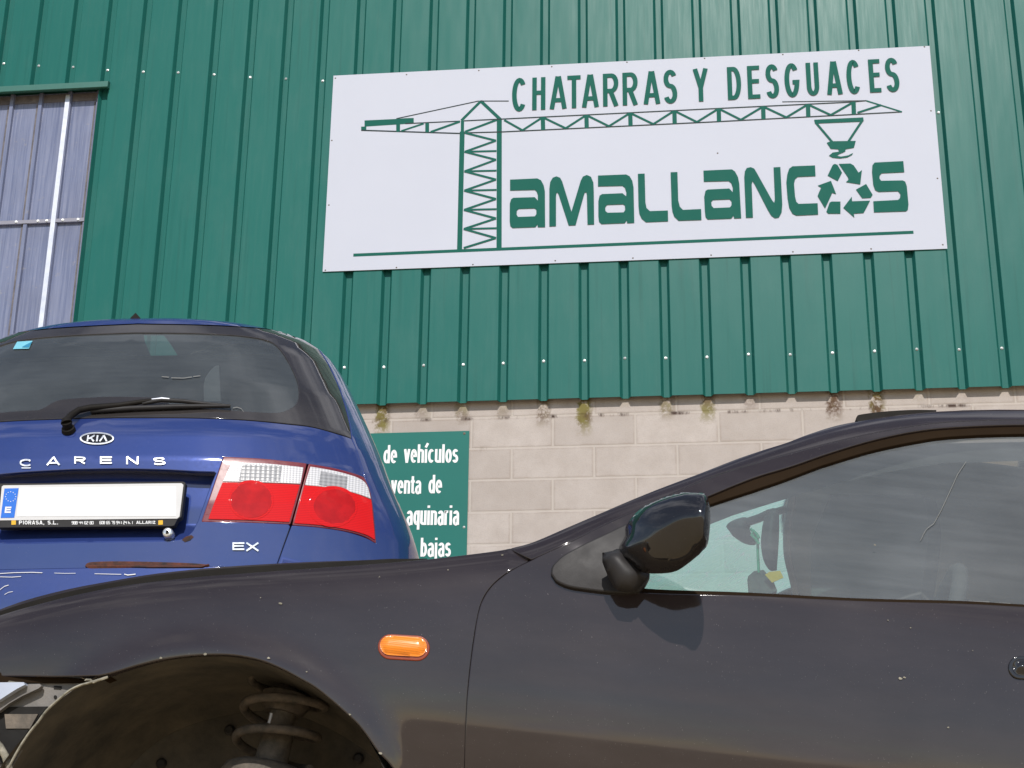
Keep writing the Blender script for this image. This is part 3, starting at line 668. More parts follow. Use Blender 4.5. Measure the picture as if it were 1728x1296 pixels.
rv = [spx(*c) for c in [(566, 132), (686, 126), (808, 119), (931, 112.5), (1058, 105), (1189, 98.5), (1321, 92), (1449, 85), (1560, 79), (549, 456), (669, 451.5), (798, 446.5), (937, 440), (1068, 435.5), (1200, 430.5), (1338, 425), (1470, 420), (1591, 413), (560, 237), (555, 346), (1571, 187), (1582, 301), (1211, 258.5)]]
for k, p in enumerate(rv):
    o = r0 if k == 0 else r0.copy()
    if k: col.objects.link(o)
    o.parent = sign; o.location = (p.x, -.0001, p.y)

# small green notice on the blocks ---------------------------------------------------
NY = .012
n_tr = at_y(792, 727, NY); n_bl = at_y(600, 1010, NY)
NO = Vector((-.10, NY, n_tr.z-.95)); NW = n_tr.x-NO.x; NH = .95
notice = empty('notice_sign', Matrix.Translation(NO), label='small green notice with white lettering on the concrete blocks beside the blue car', cat='sign')
b = MB(); b.box((0, 0, 0), (NW, .004, NH)); b.build('panel', 'green_panel', notice)
def npx(px_, py_): p = at_y(px_, py_, NY); return Vector((p.x-NO.x, p.z-NO.z))
lt = MB(); cnt[0] = 0
cz = lambda x, y: (540+x/3.6, 600+y/3.6)
def line_text(txt, xl, xr, yt, yb, widths=None):
    """txt fitted between photo columns xl..xr, ascender row yt, baseline yb (rows of the crop)"""
    W = {'i': .5, 'í': .5, 'l': .5, 'j': .5, 'm': 1.5, 't': .68, 'r': .72, ' ': .8, 's': .92, 'v': .98}
    tot = sum(W.get(c, 1.) for c in txt); p0 = npx(*cz(xl, yb)); p1 = npx(*cz(xr, yb)); h = npx(*cz(xl, yt)).y-p0.y; un = (p1.x-p0.x)/tot; x = p0.x
    for c in txt:
        wd_ = un*W.get(c, 1.)
        if c != ' ':
            for v, f in text_strokes(c, wd_*.92, h, h*.128):
                y = lay(); lt.add([(x+wd_*.05+q.x, y, p0.y+(p1.y-p0.y)*(x-p0.x)/(p1.x-p0.x)+q.y) for q in v], f)
        x += wd_
for words in ((('de', 382, 468, 545, 655), ('vehículos', 506, 840, 540, 652)), (('venta', 428, 615, 730, 840), ('de', 656, 742, 726, 838)), (('aquinaria', 522, 846, 912, 1030),), (('bajas', 608, 796, 1108, 1222),)):
    for w_ in words:
        lt = MB(); line_text(*w_); lt.build('lettering', 'white_letter', notice)
for q in ((783.5, 731.5, 'steel_dirty'), (783, 889.5, 'zinc')):
    p = npx(q[0], q[1]); b = MB(); b.lathe([(.0001, -.004), (.006, -.003), (.0085, 0)], (p.x, -.0001, p.y), (0, 1, 0), 12); b.build('screw', q[2], notice, 50)

# ================================================================== DARK CAR
PSI, NOSE = -5., 7.5
az = rad(-6.73+90-PSI); pn = rad(NOSE)
ex = Vector((math.sin(az)*math.cos(pn), math.cos(az)*math.cos(pn), -math.sin(pn))); ey = Vector((-math.cos(az), math.sin(az), 0)); ez = ex.cross(ey)
RD = Matrix((ex, ey, ez)).transposed()
OD = CAM+ray(385, 1103)*2.8-RD@Vector((0, 0, .65))
MD = RD.to_4x4(); MD.translation = OD; MDi = MD.inverted()
WID = 1.74
class Dark(Surf):
    c = MDi@CAM
    def y(s, x, z):
        y = .50*(z-.665)**2 if z < .665 else .17*(z-.665)**2
        k = min(1., max(0., (x-.40)/.38)); k = k*k*(3-2*k); q = max(0., z-.845)
        y += k*(.34*q*q/(q+.05)+.14*q*q)
        if x < .1: y += .16*(.1-x)**2
        if x > 2.2: y += .05*(x-2.2)**2
        r = math.hypot(x, z-.30); y -= .009*math.exp(-((r-.350)/.033)**2)
        return y
    def pt(s, x, z): return Vector((x, s.y(x, z), z))
    def solve(s, px_, py_):
        d = RD.transposed()@ray(px_, py_); t = -s.c.y/d.y
        for _ in range(60):
            p = s.c+d*t; t += (s.y(p.x, p.z)-p.y)/d.y*.8
        p = s.c+d*t; return (p.x, p.z)
    def mir(s, p): return Vector((p.x, WID-p.y, p.z))
    def mirn(s, n): return Vector((n.x, -n.y, n.z))
SD = Dark()
def dpl(px_, py_, y):
    d = RD.transposed()@ray(px_, py_); t = (y-SD.c.y)/d.y; return SD.c+d*t
dark = empty('dark_car', MD, label='dark plum hatchback in the foreground, stripped of its front wheel and bumper, windscreen crazed', cat='car')
def mirror_copy(o, name=None):
    me = o.data.copy(); n = [Vector(v.co) for v in me.vertices]
    fs = [tuple(p.vertices)[::-1] for p in me.polygons]
    return mesh(name or o.name.split('.')[0], [SD.mir(v) for v in n], fs, 'dark_paint', o.parent, True)
# --- fender
f_top = crv([(-330, 1215), (-200, 1122), (-60, 1063), (0, 1039), (69, 1019), (139, 1002), (208, 989), (278, 980), (347, 973), (400, 969), (528, 959.5), (620, 953), (710, 945.5), (790, 936.5), (840, 930), (861, 926)])
f_seam = crv([(861, 926), (878, 933), (893, 943.5)])+crv([(893, 944), (872, 955), (851, 967), (828, 987), (812, 1011), (804, 1037), (797, 1076), (792, 1113), (787.5, 1155), (784.5, 1199), (781, 1296), (779, 1440)])[1:]
f_arch = crv([(725, 1440), (700, 1355), (665, 1295), (640, 1267.5), (623, 1243), (606, 1221), (588, 1204), (562, 1181), (533, 1158), (501.5, 1140), (477, 1127), (446, 1114), (415, 1106.5), (380, 1102.6), (330, 1104), (280, 1110), (235, 1120), (190, 1133), (172, 1137)])+crv([(165, 1138), (90, 1140), (0, 1139.5), (-150, 1148), (-330, 1175)])
zt = crv(SD.px(f_top), 2)
pf_ = np.polyfit([p[0] for p in zt], [p[1] for p in zt], 6); ztx = np.linspace(min(p[0] for p in zt), max(p[0] for p in zt), 400); ztz = np.polyval(pf_, ztx)
def f_push(a, b):
    dz = float(np.polyval(pf_, min(max(a, ztx[0]), ztx[-1])))-b; k = math.exp(-max(dz, -.012)/.022); k2 = math.exp(-max(dz, -.012)/.05)
    return (SD.pt(a, b)-SD.c).normalized()*(.020*k+.006*k2)
rest = lambda q: f_push(*q)
fender = panel(SD, 'fender', [SD.px(f_top+f_seam[1:]+f_arch)], 'dark_paint', dark, .0095, push=f_push, flange=.018, rnd=.0025, edge=.014)
mirror_copy(fender)
# repeater lamp
def stadium(cx, cy, hw, r, ang, n=12):
    p = arc(cx+hw-r, cy, r, r, -90, 90, n)+arc(cx-hw+r, cy, r, r, 90, 270, n); a = rad(ang)
    return [(cx+(x-cx)*math.cos(a)-(y-cy)*math.sin(a), cy+(x-cx)*math.sin(a)+(y-cy)*math.cos(a)) for x, y in p]
def dome_of(loop, h, pw=.5):
    L = np.array(loop); 
    def f(a, b):
        p = np.array((a, b)); A = L; B = np.roll(L, -1, 0); d = B-A; t = np.clip(((p-A)*d).sum(1)/((d*d).sum(1)+1e-12), 0, 1); dist = np.sqrt((((A+d*t[:, None])-p)**2).sum(1)).min()
        return h*min(1., dist/(abs(h)*1.3))**pw
    return f
lp = SD.px(stadium(681.5, 1092.8, 42, 19.5, 3.2)); rim = panel(SD, 'side_indicator', [lp], 'orange_rim', fender, .006, off=.002, flange=.004, rnd=.002)
lp = SD.px(stadium(681.5, 1091, 39.5, 16.5, 3.2)); panel(SD, 'lens', [lp], 'orange', rim, .0045, off=.004, flange=0, bulge=dome_of(lp, .009))
# --- door with the opening for its window
d_seam = crv([(786, 1440), (786, 1296), (789, 1199), (792.5, 1155), (797, 1113), (802, 1077), (808.5, 1038), (816.5, 1013), (832, 990), (854, 971), (875, 958), (899, 946.5)])
d_top = crv([(899, 945.5), (967, 914), (1025, 885), (1079, 861), (1124, 839.5), (1180, 814.5), (1240, 784), (1328, 771), (1397, 751), (1467, 734), (1536, 721), (1606, 713), (1728, 709.5), (1860, 713), (1985, 722)])
d_top = crv([(899, 945.5), (967, 914), (1025, 885), (1079, 861), (1124, 839.5), (1180, 814.5), (1213, 802), (1260, 787), (1328, 768), (1397, 750), (1467, 734), (1536, 721), (1606, 713), (1728, 709.5), (1860, 713), (1985, 722)])
d_right = [(1985, 722), (2012, 1049), (1990, 1440)]
w_seal_top = crv([(1046, 902), (1100, 875), (1150, 853), (1198, 833.5), (1240, 816), (1280, 801), (1335, 784.5), (1397, 763), (1467, 742), (1536, 727), (1606, 719), (1728, 714.5), (1850, 718), (1955, 727)])
w_seal_bot = crv([(1975, 1040), (1850, 1031.5), (1728, 1025.5), (1621, 1020), (1448, 1015.5), (1260, 1006.5), (1090, 1002), (1030, 990)])
door = panel(SD, 'door', [SD.px(d_seam+d_top[1:]+d_right[1:]), SD.px(w_seal_top+w_seal_bot)], 'dark_paint', dark, .024, flange=.018, rnd=.0025, edge=.014)
# window seal ring and pane
g_top = crv([(1040, 925), (1100, 888), (1150, 866), (1198, 845.5), (1260, 825), (1320.5, 804.5), (1383, 781), (1397, 776.5), (1467, 755.5), (1536, 740.5), (1606, 730.5), (1728, 726), (1850, 729), (1945, 738)])
g_bot = crv([(1965, 1029), (1850, 1023), (1728, 1017.5), (1621, 1011.5), (1448, 1007.5), (1260, 998), (1090, 992.5), (1040, 980)])
panel(SD, 'window_seal', [SD.px(w_seal_top+w_seal_bot), SD.px(g_top+g_bot)], 'seal', door, .02, off=-.006, flange=.012, rnd=.002, edge=.01)
g_out = crv([(1036, 915), (1100, 881), (1150, 859), (1198, 839), (1260, 816), (1320, 796), (1397, 769), (1467, 748), (1536, 733), (1606, 724), (1728, 719), (1850, 723), (1950, 732)])+crv([(1970, 1035), (1850, 1028), (1728, 1022), (1621, 1016), (1448, 1012), (1260, 1002), (1090, 997), (1036, 985)])
panel(SD, 'window_pane', [SD.px(g_out)], 'side_glass', door, .03, off=-.014, flange=0)
# pale scuff lines and chips on the door and fender
for pts, wpx in (([(1555, 909), (1563, 893), (1567, 888), (1578, 880), (1590, 858), (1604, 828), (1618, 797), (1632, 776)], 1.1), ([(1637, 1012.2), (1672, 1013.4)], 2.), ([(1675, 1015), (1707, 1016)], 2.)):
    b = MB()
    for a, c in zip(pts, pts[1:]):
        dx, dy = c[0]-a[0], c[1]-a[1]; L = math.hypot(dx, dy); nx, ny = -dy/L*wpx/2, dx/L*wpx/2
        q = [(a[0]+nx, a[1]+ny), (c[0]+nx, c[1]+ny), (c[0]-nx, c[1]-ny), (a[0]-nx, a[1]-ny)]
        b.add([SD.pt(*SD.solve(*p))+Vector((0, .0115, 0)) for p in q], [(0, 1, 2, 3)])
    b.build('scratch', 'scratch', door)
for (x_, y_, s_) in ((474, 1019, 3.2), (440, 1009, 1.2), (347, 1104.5, 3.), (272, 1110.5, 2.5), (454, 1111, 3.), (518, 1134, 1.5), (591, 1206, 2.2), (643, 1271, 3), (1519, 1145, 3.), (1526, 1143.5, 2.), (848, 937, 2), (641, 974, 1.2), (756, 962, 1.3), (1476, 920, 2), (1536, 1060, 1.3), (1498, 1047, 1.2), (1600, 1228, 1.8), (1641, 1098, 1.1)):
    sol = SD.solve(x_, y_); p = SD.pt(*sol)
    if x_ < 860: p += f_push(*sol)
    r = s_/1000.; pts = []
    for k in range(7): a = 2*math.pi*k/7; rr = r*random.uniform(.5, 1.1); pts.append(p+Vector((math.cos(a)*rr*1.2, -.0022, math.sin(a)*rr*.8)))
    b = MB(); b.add(pts, [tuple(range(7))]); b.build('paint_chip', 'mudpale', dark)
# handle: recessed bowl and grip
lp = SD.px(stadium(1775, 1129, 72, 17.5, 2.2)); hb = panel(SD, 'door_handle', [lp, SD.px(stadium(1775, 1129, 68.5, 14.5, 2.2))], 'dark_gloss', door, .006, off=.004, flange=.006, rnd=.002)
lp = SD.px(stadium(1776, 1129, 68, 14, 2.2)); panel(SD, 'grip', [lp], 'dark_gloss', hb, .006, off=.003, flange=0, bulge=dome_of(lp, .012))
# --- outer pillar and roof rail, roof skin, windscreen, hood
p_sil = crv([(864, 925), (900, 915), (956, 891), (1012, 867), (1056, 848), (1101, 829.5), (1140, 814.5), (1180, 799.5), (1240, 776), (1285, 760.5), (1328, 747), (1363, 733.5), (1409, 719), (1453, 710.5), (1513, 702.5), (1571, 696.5), (1629, 693.5), (1728, 692.5), (1900, 697), (1987, 702)])
p_low = crv([(1985, 719), (1860, 710), (1728, 706.5), (1606, 710), (1536, 718), (1467, 731), (1397, 747), (1328, 765), (1260, 783.5), (1213, 798), (1180, 810.5), (1124, 835.5), (1079, 857), (1025, 881), (967, 910), (897, 942)])
sil = SD.px(p_sil); slx = [p[0] for p in sil]; slz = [p[1] for p in sil]; ps_ = np.polyfit(slx, slz, 8)
def r_push(a, b):
    dz = float(np.polyval(ps_, a))-b; k = math.exp(-max(dz, -.010)/.019)
    g = 0.
    return (SD.pt(a, b)-SD.c).normalized()*(.026*k+g*.5)
rail = panel(SD, 'roof_rail', [SD.px(p_sil+p_low)], 'dark_paint', dark, .0065, push=r_push, flange=.012, rnd=.0025, edge=.006)
mirror_copy(rail)
# roof: from near rail to far rail
def redge(xx):
    z0 = float(np.interp(xx, slx, slz)) if xx < 1.6 else float(np.interp(xx, RX, RZ)); p = SD.pt(xx, z0); return p+(p-SD.c).normalized()*.025
RX, RZ = [1.6, 1.85, 2.15, 2.5, 2.8, 3.08], [1.354, 1.354, 1.335, 1.25, 1.11, .95]
xs = np.linspace(1.05, 2.55, 26); vs_ = []; fs = []; M_ = 17
for xx in xs:
    p = redge(xx); z0 = p.z; y0 = p.y
    for k in range(M_):
        t = k/(M_-1); e = abs(2*t-1); crown = .055*(1-e**2.4); bl_ = (4*t*(1-t))**1.3*max(0, 1-(xx-1.05)/.5); vs_.append((xx-.12*bl_, y0+(WID-2*y0)*t, z0+.001+crown*min(1, .1+(xx-1.05)/.3)))
n_ = len(xs); fs = [(i*M_+k, (i+1)*M_+k, (i+1)*M_+k+1, i*M_+k+1) for i in range(n_-1) for k in range(M_-1)]
roof = mesh('roof', vs_, fs, 'dark_paint', dark, True); md = roof.modifiers.new('t', 'SOLIDIFY'); md.thickness = .012; md.offset = -1
# sunroof wind deflector standing on the roof behind the near rail
ds = crv([(1443.5, 709), (1446, 703), (1453, 699.3), (1493, 694.3), (1540, 691.6), (1580, 691.8)])+crv([(1580, 695), (1540, 698), (1500, 703), (1465, 708.5), (1452, 712)])
b = MB(); P3 = [dpl(x_, y_, .40) for x_, y_ in ds]; b.prism(P3, (0, .94, 0)); b.build('wind_deflector', 'rubber', dark, 40)
b = MB(); P3 = [dpl(x_, y_, .42) for x_, y_ in [(1600, 694), (1625, 692.2), (1675, 692.0), (1700, 693), (1700, 700), (1600, 700)]]; b.prism(P3, (0, .9, 0)); b.build('sunroof_frame', 'rubber', dark, 40)
# windscreen surface
def ws(v, w_):
    i = v; xx = .50+(1.09-.50)*i; p = redge(xx); z0 = p.z-.003; y0 = p.y+.002
    bl_ = 4*w_*(1-w_); bl_ = bl_**1.3
    return Vector((xx-.12*bl_, y0+(WID-2*y0)*w_, z0))
vs_ = []; fs = []; A_, B_ = 18, 24
for i in range(A_+1):
    for j in range(B_+1): vs_.append(ws(i/A_, j/B_))
fs = [(i*(B_+1)+j, (i+1)*(B_+1)+j, (i+1)*(B_+1)+j+1, i*(B_+1)+j+1) for i in range(A_) for j in range(B_)]
mesh('windscreen', vs_, fs, 'crazed', dark, True)
# hood: lofted across from the near fender edge
xs = np.linspace(ztx[0]+.02, ztx[-1]-.02, 40); vs_ = []; M_ = 21
hood_up = crv([(-330, 1185), (-200, 1095), (-60, 1037), (0, 1015.5), (46, 1002.5), (116, 988), (185, 977.5), (255, 967.5), (324, 961), (400, 955.5), (528, 949), (600, 946.5), (660, 944)])
hu = [dpl(x_, y_, .075) for x_, y_ in hood_up]; hux = [p.x for p in hu]; huz = [p.z for p in hu]
xs = np.linspace(hux[0], .44, 44)
for xx in xs:
    zf = float(np.interp(xx, ztx, ztz)); zh = float(np.interp(xx, hux, huz)) if xx < hux[-1] else zf+.006+(huz[-1]-float(np.interp(hux[-1], ztx, ztz))-.006)*max(0, 1-(xx-hux[-1])/.1)
    y0 = SD.y(xx, zf)+.046; row = [(y0+.012, zf-.03), (y0+.006, zf-.004), (y0+.005, (zf+zh)/2-.002), (y0+.012, zh-.0025), (y0+.028, zh+.0005), (y0+.06, zh+.004)]
    for k in range(1, 10): t = k/9; row.append((y0+.06+(WID/2-y0-.06)*t, zh+.004+.05*(1-(1-t)**2)))
    row = row+[(WID-y_, z_) for y_, z_ in row[-2::-1]]
    vs_ += [(xx, y_, z_) for y_, z_ in row]; M_ = len(row)
fs = [(i*M_+k, (i+1)*M_+k, (i+1)*M_+k+1, i*M_+k+1) for i in range(len(xs)-1) for k in range(M_-1)]
autosmooth(mesh('hood', vs_, fs, 'dark_paint', dark), 50)
# rubber strip between hood and fender, widened to paint in the gap's shade
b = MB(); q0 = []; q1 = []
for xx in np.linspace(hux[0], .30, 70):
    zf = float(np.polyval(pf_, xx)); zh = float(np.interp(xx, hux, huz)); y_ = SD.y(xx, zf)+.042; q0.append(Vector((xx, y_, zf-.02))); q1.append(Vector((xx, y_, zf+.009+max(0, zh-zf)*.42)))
n_ = len(q0); b.add(q0+q1+[p+Vector((0, .02, 0)) for p in q1], [(i, i+1, n_+i+1, n_+i) for i in range(n_-1)]+[(n_+i, n_+i+1, 2*n_+i+1, 2*n_+i) for i in range(n_-1)]); b.build('hood_seal_shade', 'rubber', dark, 60)
# cowl under the windscreen's foot
b = MB(); b.prism([(.40, .09, .80), (.62, .12, .80), (.62, .12, .865), (.45, .10, .865)], (0, WID-.2, 0)); b.build('cowl', 'plastic', dark)
# --- the rest of the body: rear door and quarter, tail, far side
rq = [(1.56, .16), (1.558, .53), (1.582, .905), (1.618, 1.32), (1.625, 1.354), (1.85, 1.354), (2.15, 1.335), (2.50, 1.25), (2.80, 1.11), (3.08, .95), (3.14, .60), (3.10, .22), (2.88, .22)]+arc(2.51, .30, .345, .345, 0, 180, 16)+[(2.14, .16)]
rw = [(1.66, .92), (1.685, 1.27), (1.90, 1.287), (2.2, 1.255), (2.5, 1.14), (2.66, 1.0), (2.62, .93)]
quarter = panel(SD, 'rear_quarter', [rq, rw], 'dark_paint', dark, .05, flange=.015, rnd=.003)
panel(SD, 'quarter_glass', [[(1.65, .91), (1.675, 1.28), (1.90, 1.297), (2.205, 1.265), (2.51, 1.15), (2.68, 1.0), (2.63, .92)]], 'dark_glass', quarter, .05, off=-.012, flange=0)
mirror_copy(quarter)
fd = [(.40, .16), (.41, .60), (.49, .88), (1.57, .905), (1.60, .16)]
fdoor = panel(SD, 'door', [fd], 'dark_paint', dark, .06, flange=0); v_ = [SD.mir(v.co) for v in fdoor.data.vertices]
for v, p in zip(fdoor.data.vertices, v_): v.co = p
fdoor.data.flip_normals()
tail = MB(); rows = []
for xx, zz in ((2.53, 1.238), (2.80, 1.108), (3.06, .958), (3.16, .90), (3.18, .62), (3.14, .25)):
    y0 = SD.y(xx, min(zz, 1.2))+.02; rows.append([(xx-.10*(2*t-1)**2+.04, y0+(WID-2*y0)*t, zz+(.04*(1-(2*t-1)**2) if zz > .8 else 0)) for t in np.linspace(0, 1, 13)])
tail.add([p for r in rows for p in r], [(i*13+k, (i+1)*13+k, (i+1)*13+k+1, i*13+k+1) for i in range(len(rows)-1) for k in range(12)])
tail.build('tailgate', 'dark_paint', dark, 40)
b = MB(); b.box((.42, .10, .14), (3.05, WID-.10, .19)); b.box((.44, .03, .15), (1.58, .13, .20)); b.box((.44, WID-.13, .15), (1.58, WID-.03, .20)); b.build('floor_pan', 'steel_dirty', dark)
# --- wheel arch: liner, strut, spring
lin = MB(); n_a, rw_ = 40, [(.368, .012), (.372, .05), (.372, .20), (.365, .40), (.34, .46)]
vs_ = []
for k in range(n_a+1):
    a = rad(-12+ (204)*k/n_a)
    for r, y in rw_:
        rr = r*(1+.006*math.sin(a*9)); vs_.append((rr*math.cos(a)-.006, y, .285+rr*math.sin(a)))
lin.add(vs_, [(k*5+i, k*5+i+1, (k+1)*5+i+1, (k+1)*5+i) for k in range(n_a) for i in range(4)])
liner = lin.build('wheel_arch_liner', 'liner', dark, 50)
b = MB(); b.tube([dpl(x_, y_, .012) for x_, y_ in crv([(10, 1310), (17, 1291), (33.5, 1261), (50, 1236), (64, 1219), (79, 1199), (100.6, 1179), (117, 1165.6), (134, 1157), (151, 1152), (181, 1143)])], .0024, 6); b.build('liner_lip', 'mudpale', liner, 60)
b = MB(); b.box((-.40, .47, .0), (.42, .52, .80)); b.build('inner_wing', 'liner', dark)
st = MB(); cs = dpl(466, 1250, .28); SX, SYY, SZ = cs.x, .28, cs.z
ax = Vector((.03, .10, 1)).normalized()
def along(h): return Vector((SX, SYY, SZ))+ax*h
strut = MB(); strut.lathe([(.0001, -.16), (.030, -.16), (.030, .02), (.024, .03), (.024, .06), (.012, .065), (.012, .20), (.0001, .2)], (SX, SYY, SZ), ax, 24)
stq = strut.build('suspension_strut', 'steel_dirty', dark, 40)
b = MB(); pts = []
a1, b1 = ax.orthogonal().normalized(), None
a1 = (Vector((1, 0, 0))-ax*ax.x).normalized(); b1 = ax.cross(a1)
for k in range(130):
    t = k/129; th = t*2*math.pi*2.7+.4; pts.append(along(-.035+.155*t)+a1*(.072*math.cos(th))+b1*(.072*math.sin(th)))
b.tube(pts, .0085, 10); b.build('coil_spring', 'spring', stq, 60)
b = MB(); b.lathe([(.03, -.044), (.06, -.046), (.079, -.056), (.085, -.070), (.083, -.078), (.03, -.09)], (SX, SYY, SZ), ax, 28); b.build('spring_seat', 'steel_dirty', stq, 40)
b = MB(); b.lathe([(.0001, .052), (.035, .05), (.045, .066), (.045, .085), (.02, .1)], (SX, SYY, SZ), ax, 24); b.build('bump_stop', 'spring', stq, 40)
b = MB(); p = along(.012)+b1*-.079; b.tube([p, p+ax*.018], .0028, 8); b.build('clip', 'alu', stq, 40)
b = MB(); b.lathe([(.0001, .0), (.13, .0), (.14, .01), (.14, .022), (.06, .03), (.06, .07), (.0001, .07)], (SX-.03, .10, SZ-.235), (0, 1, 0), 30); b.build('brake_hub', 'steel_dirty', dark, 40)
for hx, hz in ((-.22, .50), (-.10, .58), (.16, .56), (.27, .44), (-.28, .36)):
    b = MB(); b.lathe([(.0001, -.006), (.007, -.006), (.011, -.002), (.011, 0)], (hx, .468, hz), (0, 1, 0), 10); b.build('clip', 'plastic', liner, 40)
# --- front corner behind the missing bumper
c2a = lambda x, y: (x/5.96, 1080+y/5.96)
def dplate(name, pts, y, mt, th=.006, holes=None, parent=None):
    q = MB(); q.prism([dpl(*c2a(*p), y) for p in pts], (0, th, 0)); return q.build(name, mt, parent or dark)
fp = dplate('front_panel', [(-900, 425), (860, 425), (800, 470), (700, 540), (600, 620), (470, 740), (380, 850), (300, 980), (200, 1130), (110, 1290), (-900, 1290)], .052, 'grey_metal')
dplate('slot', [(540, 460), (616, 463), (614, 495), (540, 490)], .050, 'dark_hole_shade', .002, parent=fp)
q = MB(); q.prism([dpl(*c2a(555+16*math.cos(a), 573+18*math.sin(a)), .050) for a in np.linspace(0, 2*math.pi, 14)[:-1]], (0, .002, 0)); q.build('hole', 'dark_hole_shade', fp)
dplate('shade_plate', [(0, 680), (130, 672), (480, 668), (400, 760), (330, 860), (120, 900), (0, 900), (-900, 900), (-900, 690)], .049, 'dark_hole_shade', .004, parent=fp)  # near-black plate painting in the shade behind the front parts
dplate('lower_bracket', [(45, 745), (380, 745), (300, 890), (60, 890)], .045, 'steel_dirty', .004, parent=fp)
dplate('shade_plate', [(-900, 905), (290, 900), (210, 1020), (110, 1200), (90, 1240), (-900, 1240)], .047, 'dark_hole_shade', .004, parent=fp)  # second near-black plate, painted shade lower down the corner
dplate('strap', [(-900, 1040), (0, 602), (140, 510), (290, 443), (400, 441), (415, 462), (390, 485), (230, 560), (90, 640), (0, 710), (-900, 1180)], .034, 'grey_metal', .012)
dplate('headlamp_shell', [(-900, 430), (240, 425), (250, 450), (170, 490), (60, 560), (0, 600), (-900, 1030)], .020, 'pale_metal', .02)
dplate('fender_gap_shade', [(-900, 330), (1000, 325), (1090, 355), (900, 425), (620, 430), (-900, 428)], .045, 'seal', .05)  # dark strip whose colour stands for the shaded gap below the fender
b = MB(); b.tube([dpl(*c2a(*p), .03) for p in ((-200, 930), (-60, 1010), (0, 1075), (55, 1170), (100, 1330))], .0065, 8); b.build('hose', 'mudpale', dark, 60)
b = MB(); b.tube([dpl(*c2a(*p), .012) for p in ((858, 412), (866, 400), (910, 402), (940, 428), (985, 408), (1040, 385), (1085, 372))], .0022, 6); b.build('clip', 'mudpale', dark, 60)
b = MB(); b.tube([dpl(*c2a(*p), .045) for p in ((75, 448), (95, 425), (150, 436), (215, 440))], .0032, 6); b.build('clip', 'mudpale', dark, 60)
# --- wing mirror
c5m = lambda x, y: (900+x/4.47, 800+y/4.47)
wm = MB(); tri = [c5m(*p) for p in crv([(151, 762), (158, 720), (185, 685), (250, 630), (400, 550), (550, 480), (700, 408), (790, 370)])+crv([(860, 770), (830, 830), (790, 882)])+crv([(700, 895), (550, 886), (400, 868), (300, 853), (230, 832), (180, 805)])]
lpT = SD.px(tri); sail = panel(SD, 'wing_mirror', [lpT], 'plastic', dark, .012, off=.010, flange=.018, rnd=.004, label='black wing mirror with a glossy housing')
def pillow(name, outline, y0, front, back, mt, parent, step=.011, pw=.5, flat=None, R0=.11, lean=0., sweep=0.):
    loop = [(p.x, p.z) for p in (dpl(x_, y_, y0) for x_, y_ in outline)]; zm = sum(p[1] for p in loop)/len(loop); xm_ = sum(p[0] for p in loop)/len(loop)
    V, F = fill2d([loop], step); L = np.array(resample(loop, step*.8)); A = L; B = np.roll(L, -1, 0); d = B-A
    vf = []; vb_ = []
    for a, b_ in V:
        p = np.array((a, b_)); t = np.clip(((p-A)*d).sum(1)/((d*d).sum(1)+1e-12), 0, 1); ds_ = np.sqrt((((A+d*t[:, None])-p)**2).sum(1))
        if flat is not None: ds_ = ds_*np.where(flat(A[:, 0], A[:, 1]), 3.2, 1.)
        q = min(1., ds_.min()/R0); k = math.sqrt(max(0, 1-(1-q)**2)); vf.append((a, y0-front*k, b_)); vb_.append((a, y0+back*k, b_))
    be = {i for e in boundary(F) for i in e}; n = len(V); mp = {i: (i if i in be else n+i) for i in range(n)}
    fs = list(F)+[tuple(mp[i] for i in t[::-1]) for t in F]
    o = mesh(name, vf+vb_, fs, mt, parent, True)
    bm = bmesh.new(); bm.from_mesh(o.data); bmesh.ops.delete(bm, geom=[v for v in bm.verts if not v.link_faces], context='VERTS')
    for _ in range(3): bmesh.ops.smooth_vert(bm, verts=bm.verts, factor=.5, use_axis_y=True)
    bmesh.ops.recalc_face_normals(bm, faces=bm.faces)
    for f in bm.faces: f.smooth = True
    if lean:
        for v in bm.verts:
            dy = -lean*(v.co.z-zm)-sweep*(v.co.x-xm_); d = (v.co-SD.c); v.co = SD.c+d*(1+dy/d.y)
    bm.to_mesh(o.data); bm.free(); return o
hs = [c5m(*p) for p in crv([(650, 545), (690, 470), (700, 390), (760, 310), (850, 240), (1000, 175), (1150, 143), (1270, 144)])+crv([(1290, 150), (1312, 175), (1325, 220), (1335, 330), (1328, 450), (1312, 540), (1270, 590)])+crv([(1250, 612), (1150, 690), (1080, 733), (1000, 750), (880, 752), (820, 742), (740, 692), (660, 648), (635, 610)])]
xr_ = dpl(1190, 870, -.13).x
pillow('housing', hs, -.105, .07, .045, 'dark_gloss', sail, .0055, lean=.2, sweep=.75, flat=lambda x_, z_: x_ > xr_-.012)
am = [c5m(*p) for p in crv([(520, 590), (590, 575), (640, 560), (700, 600), (800, 690), (870, 760), (820, 830), (780, 880)])+crv([(700, 888), (620, 860), (560, 760), (520, 660)])]
pillow('arm', am, -.05, .022, .06, 'plastic', sail, .006, R0=.045)
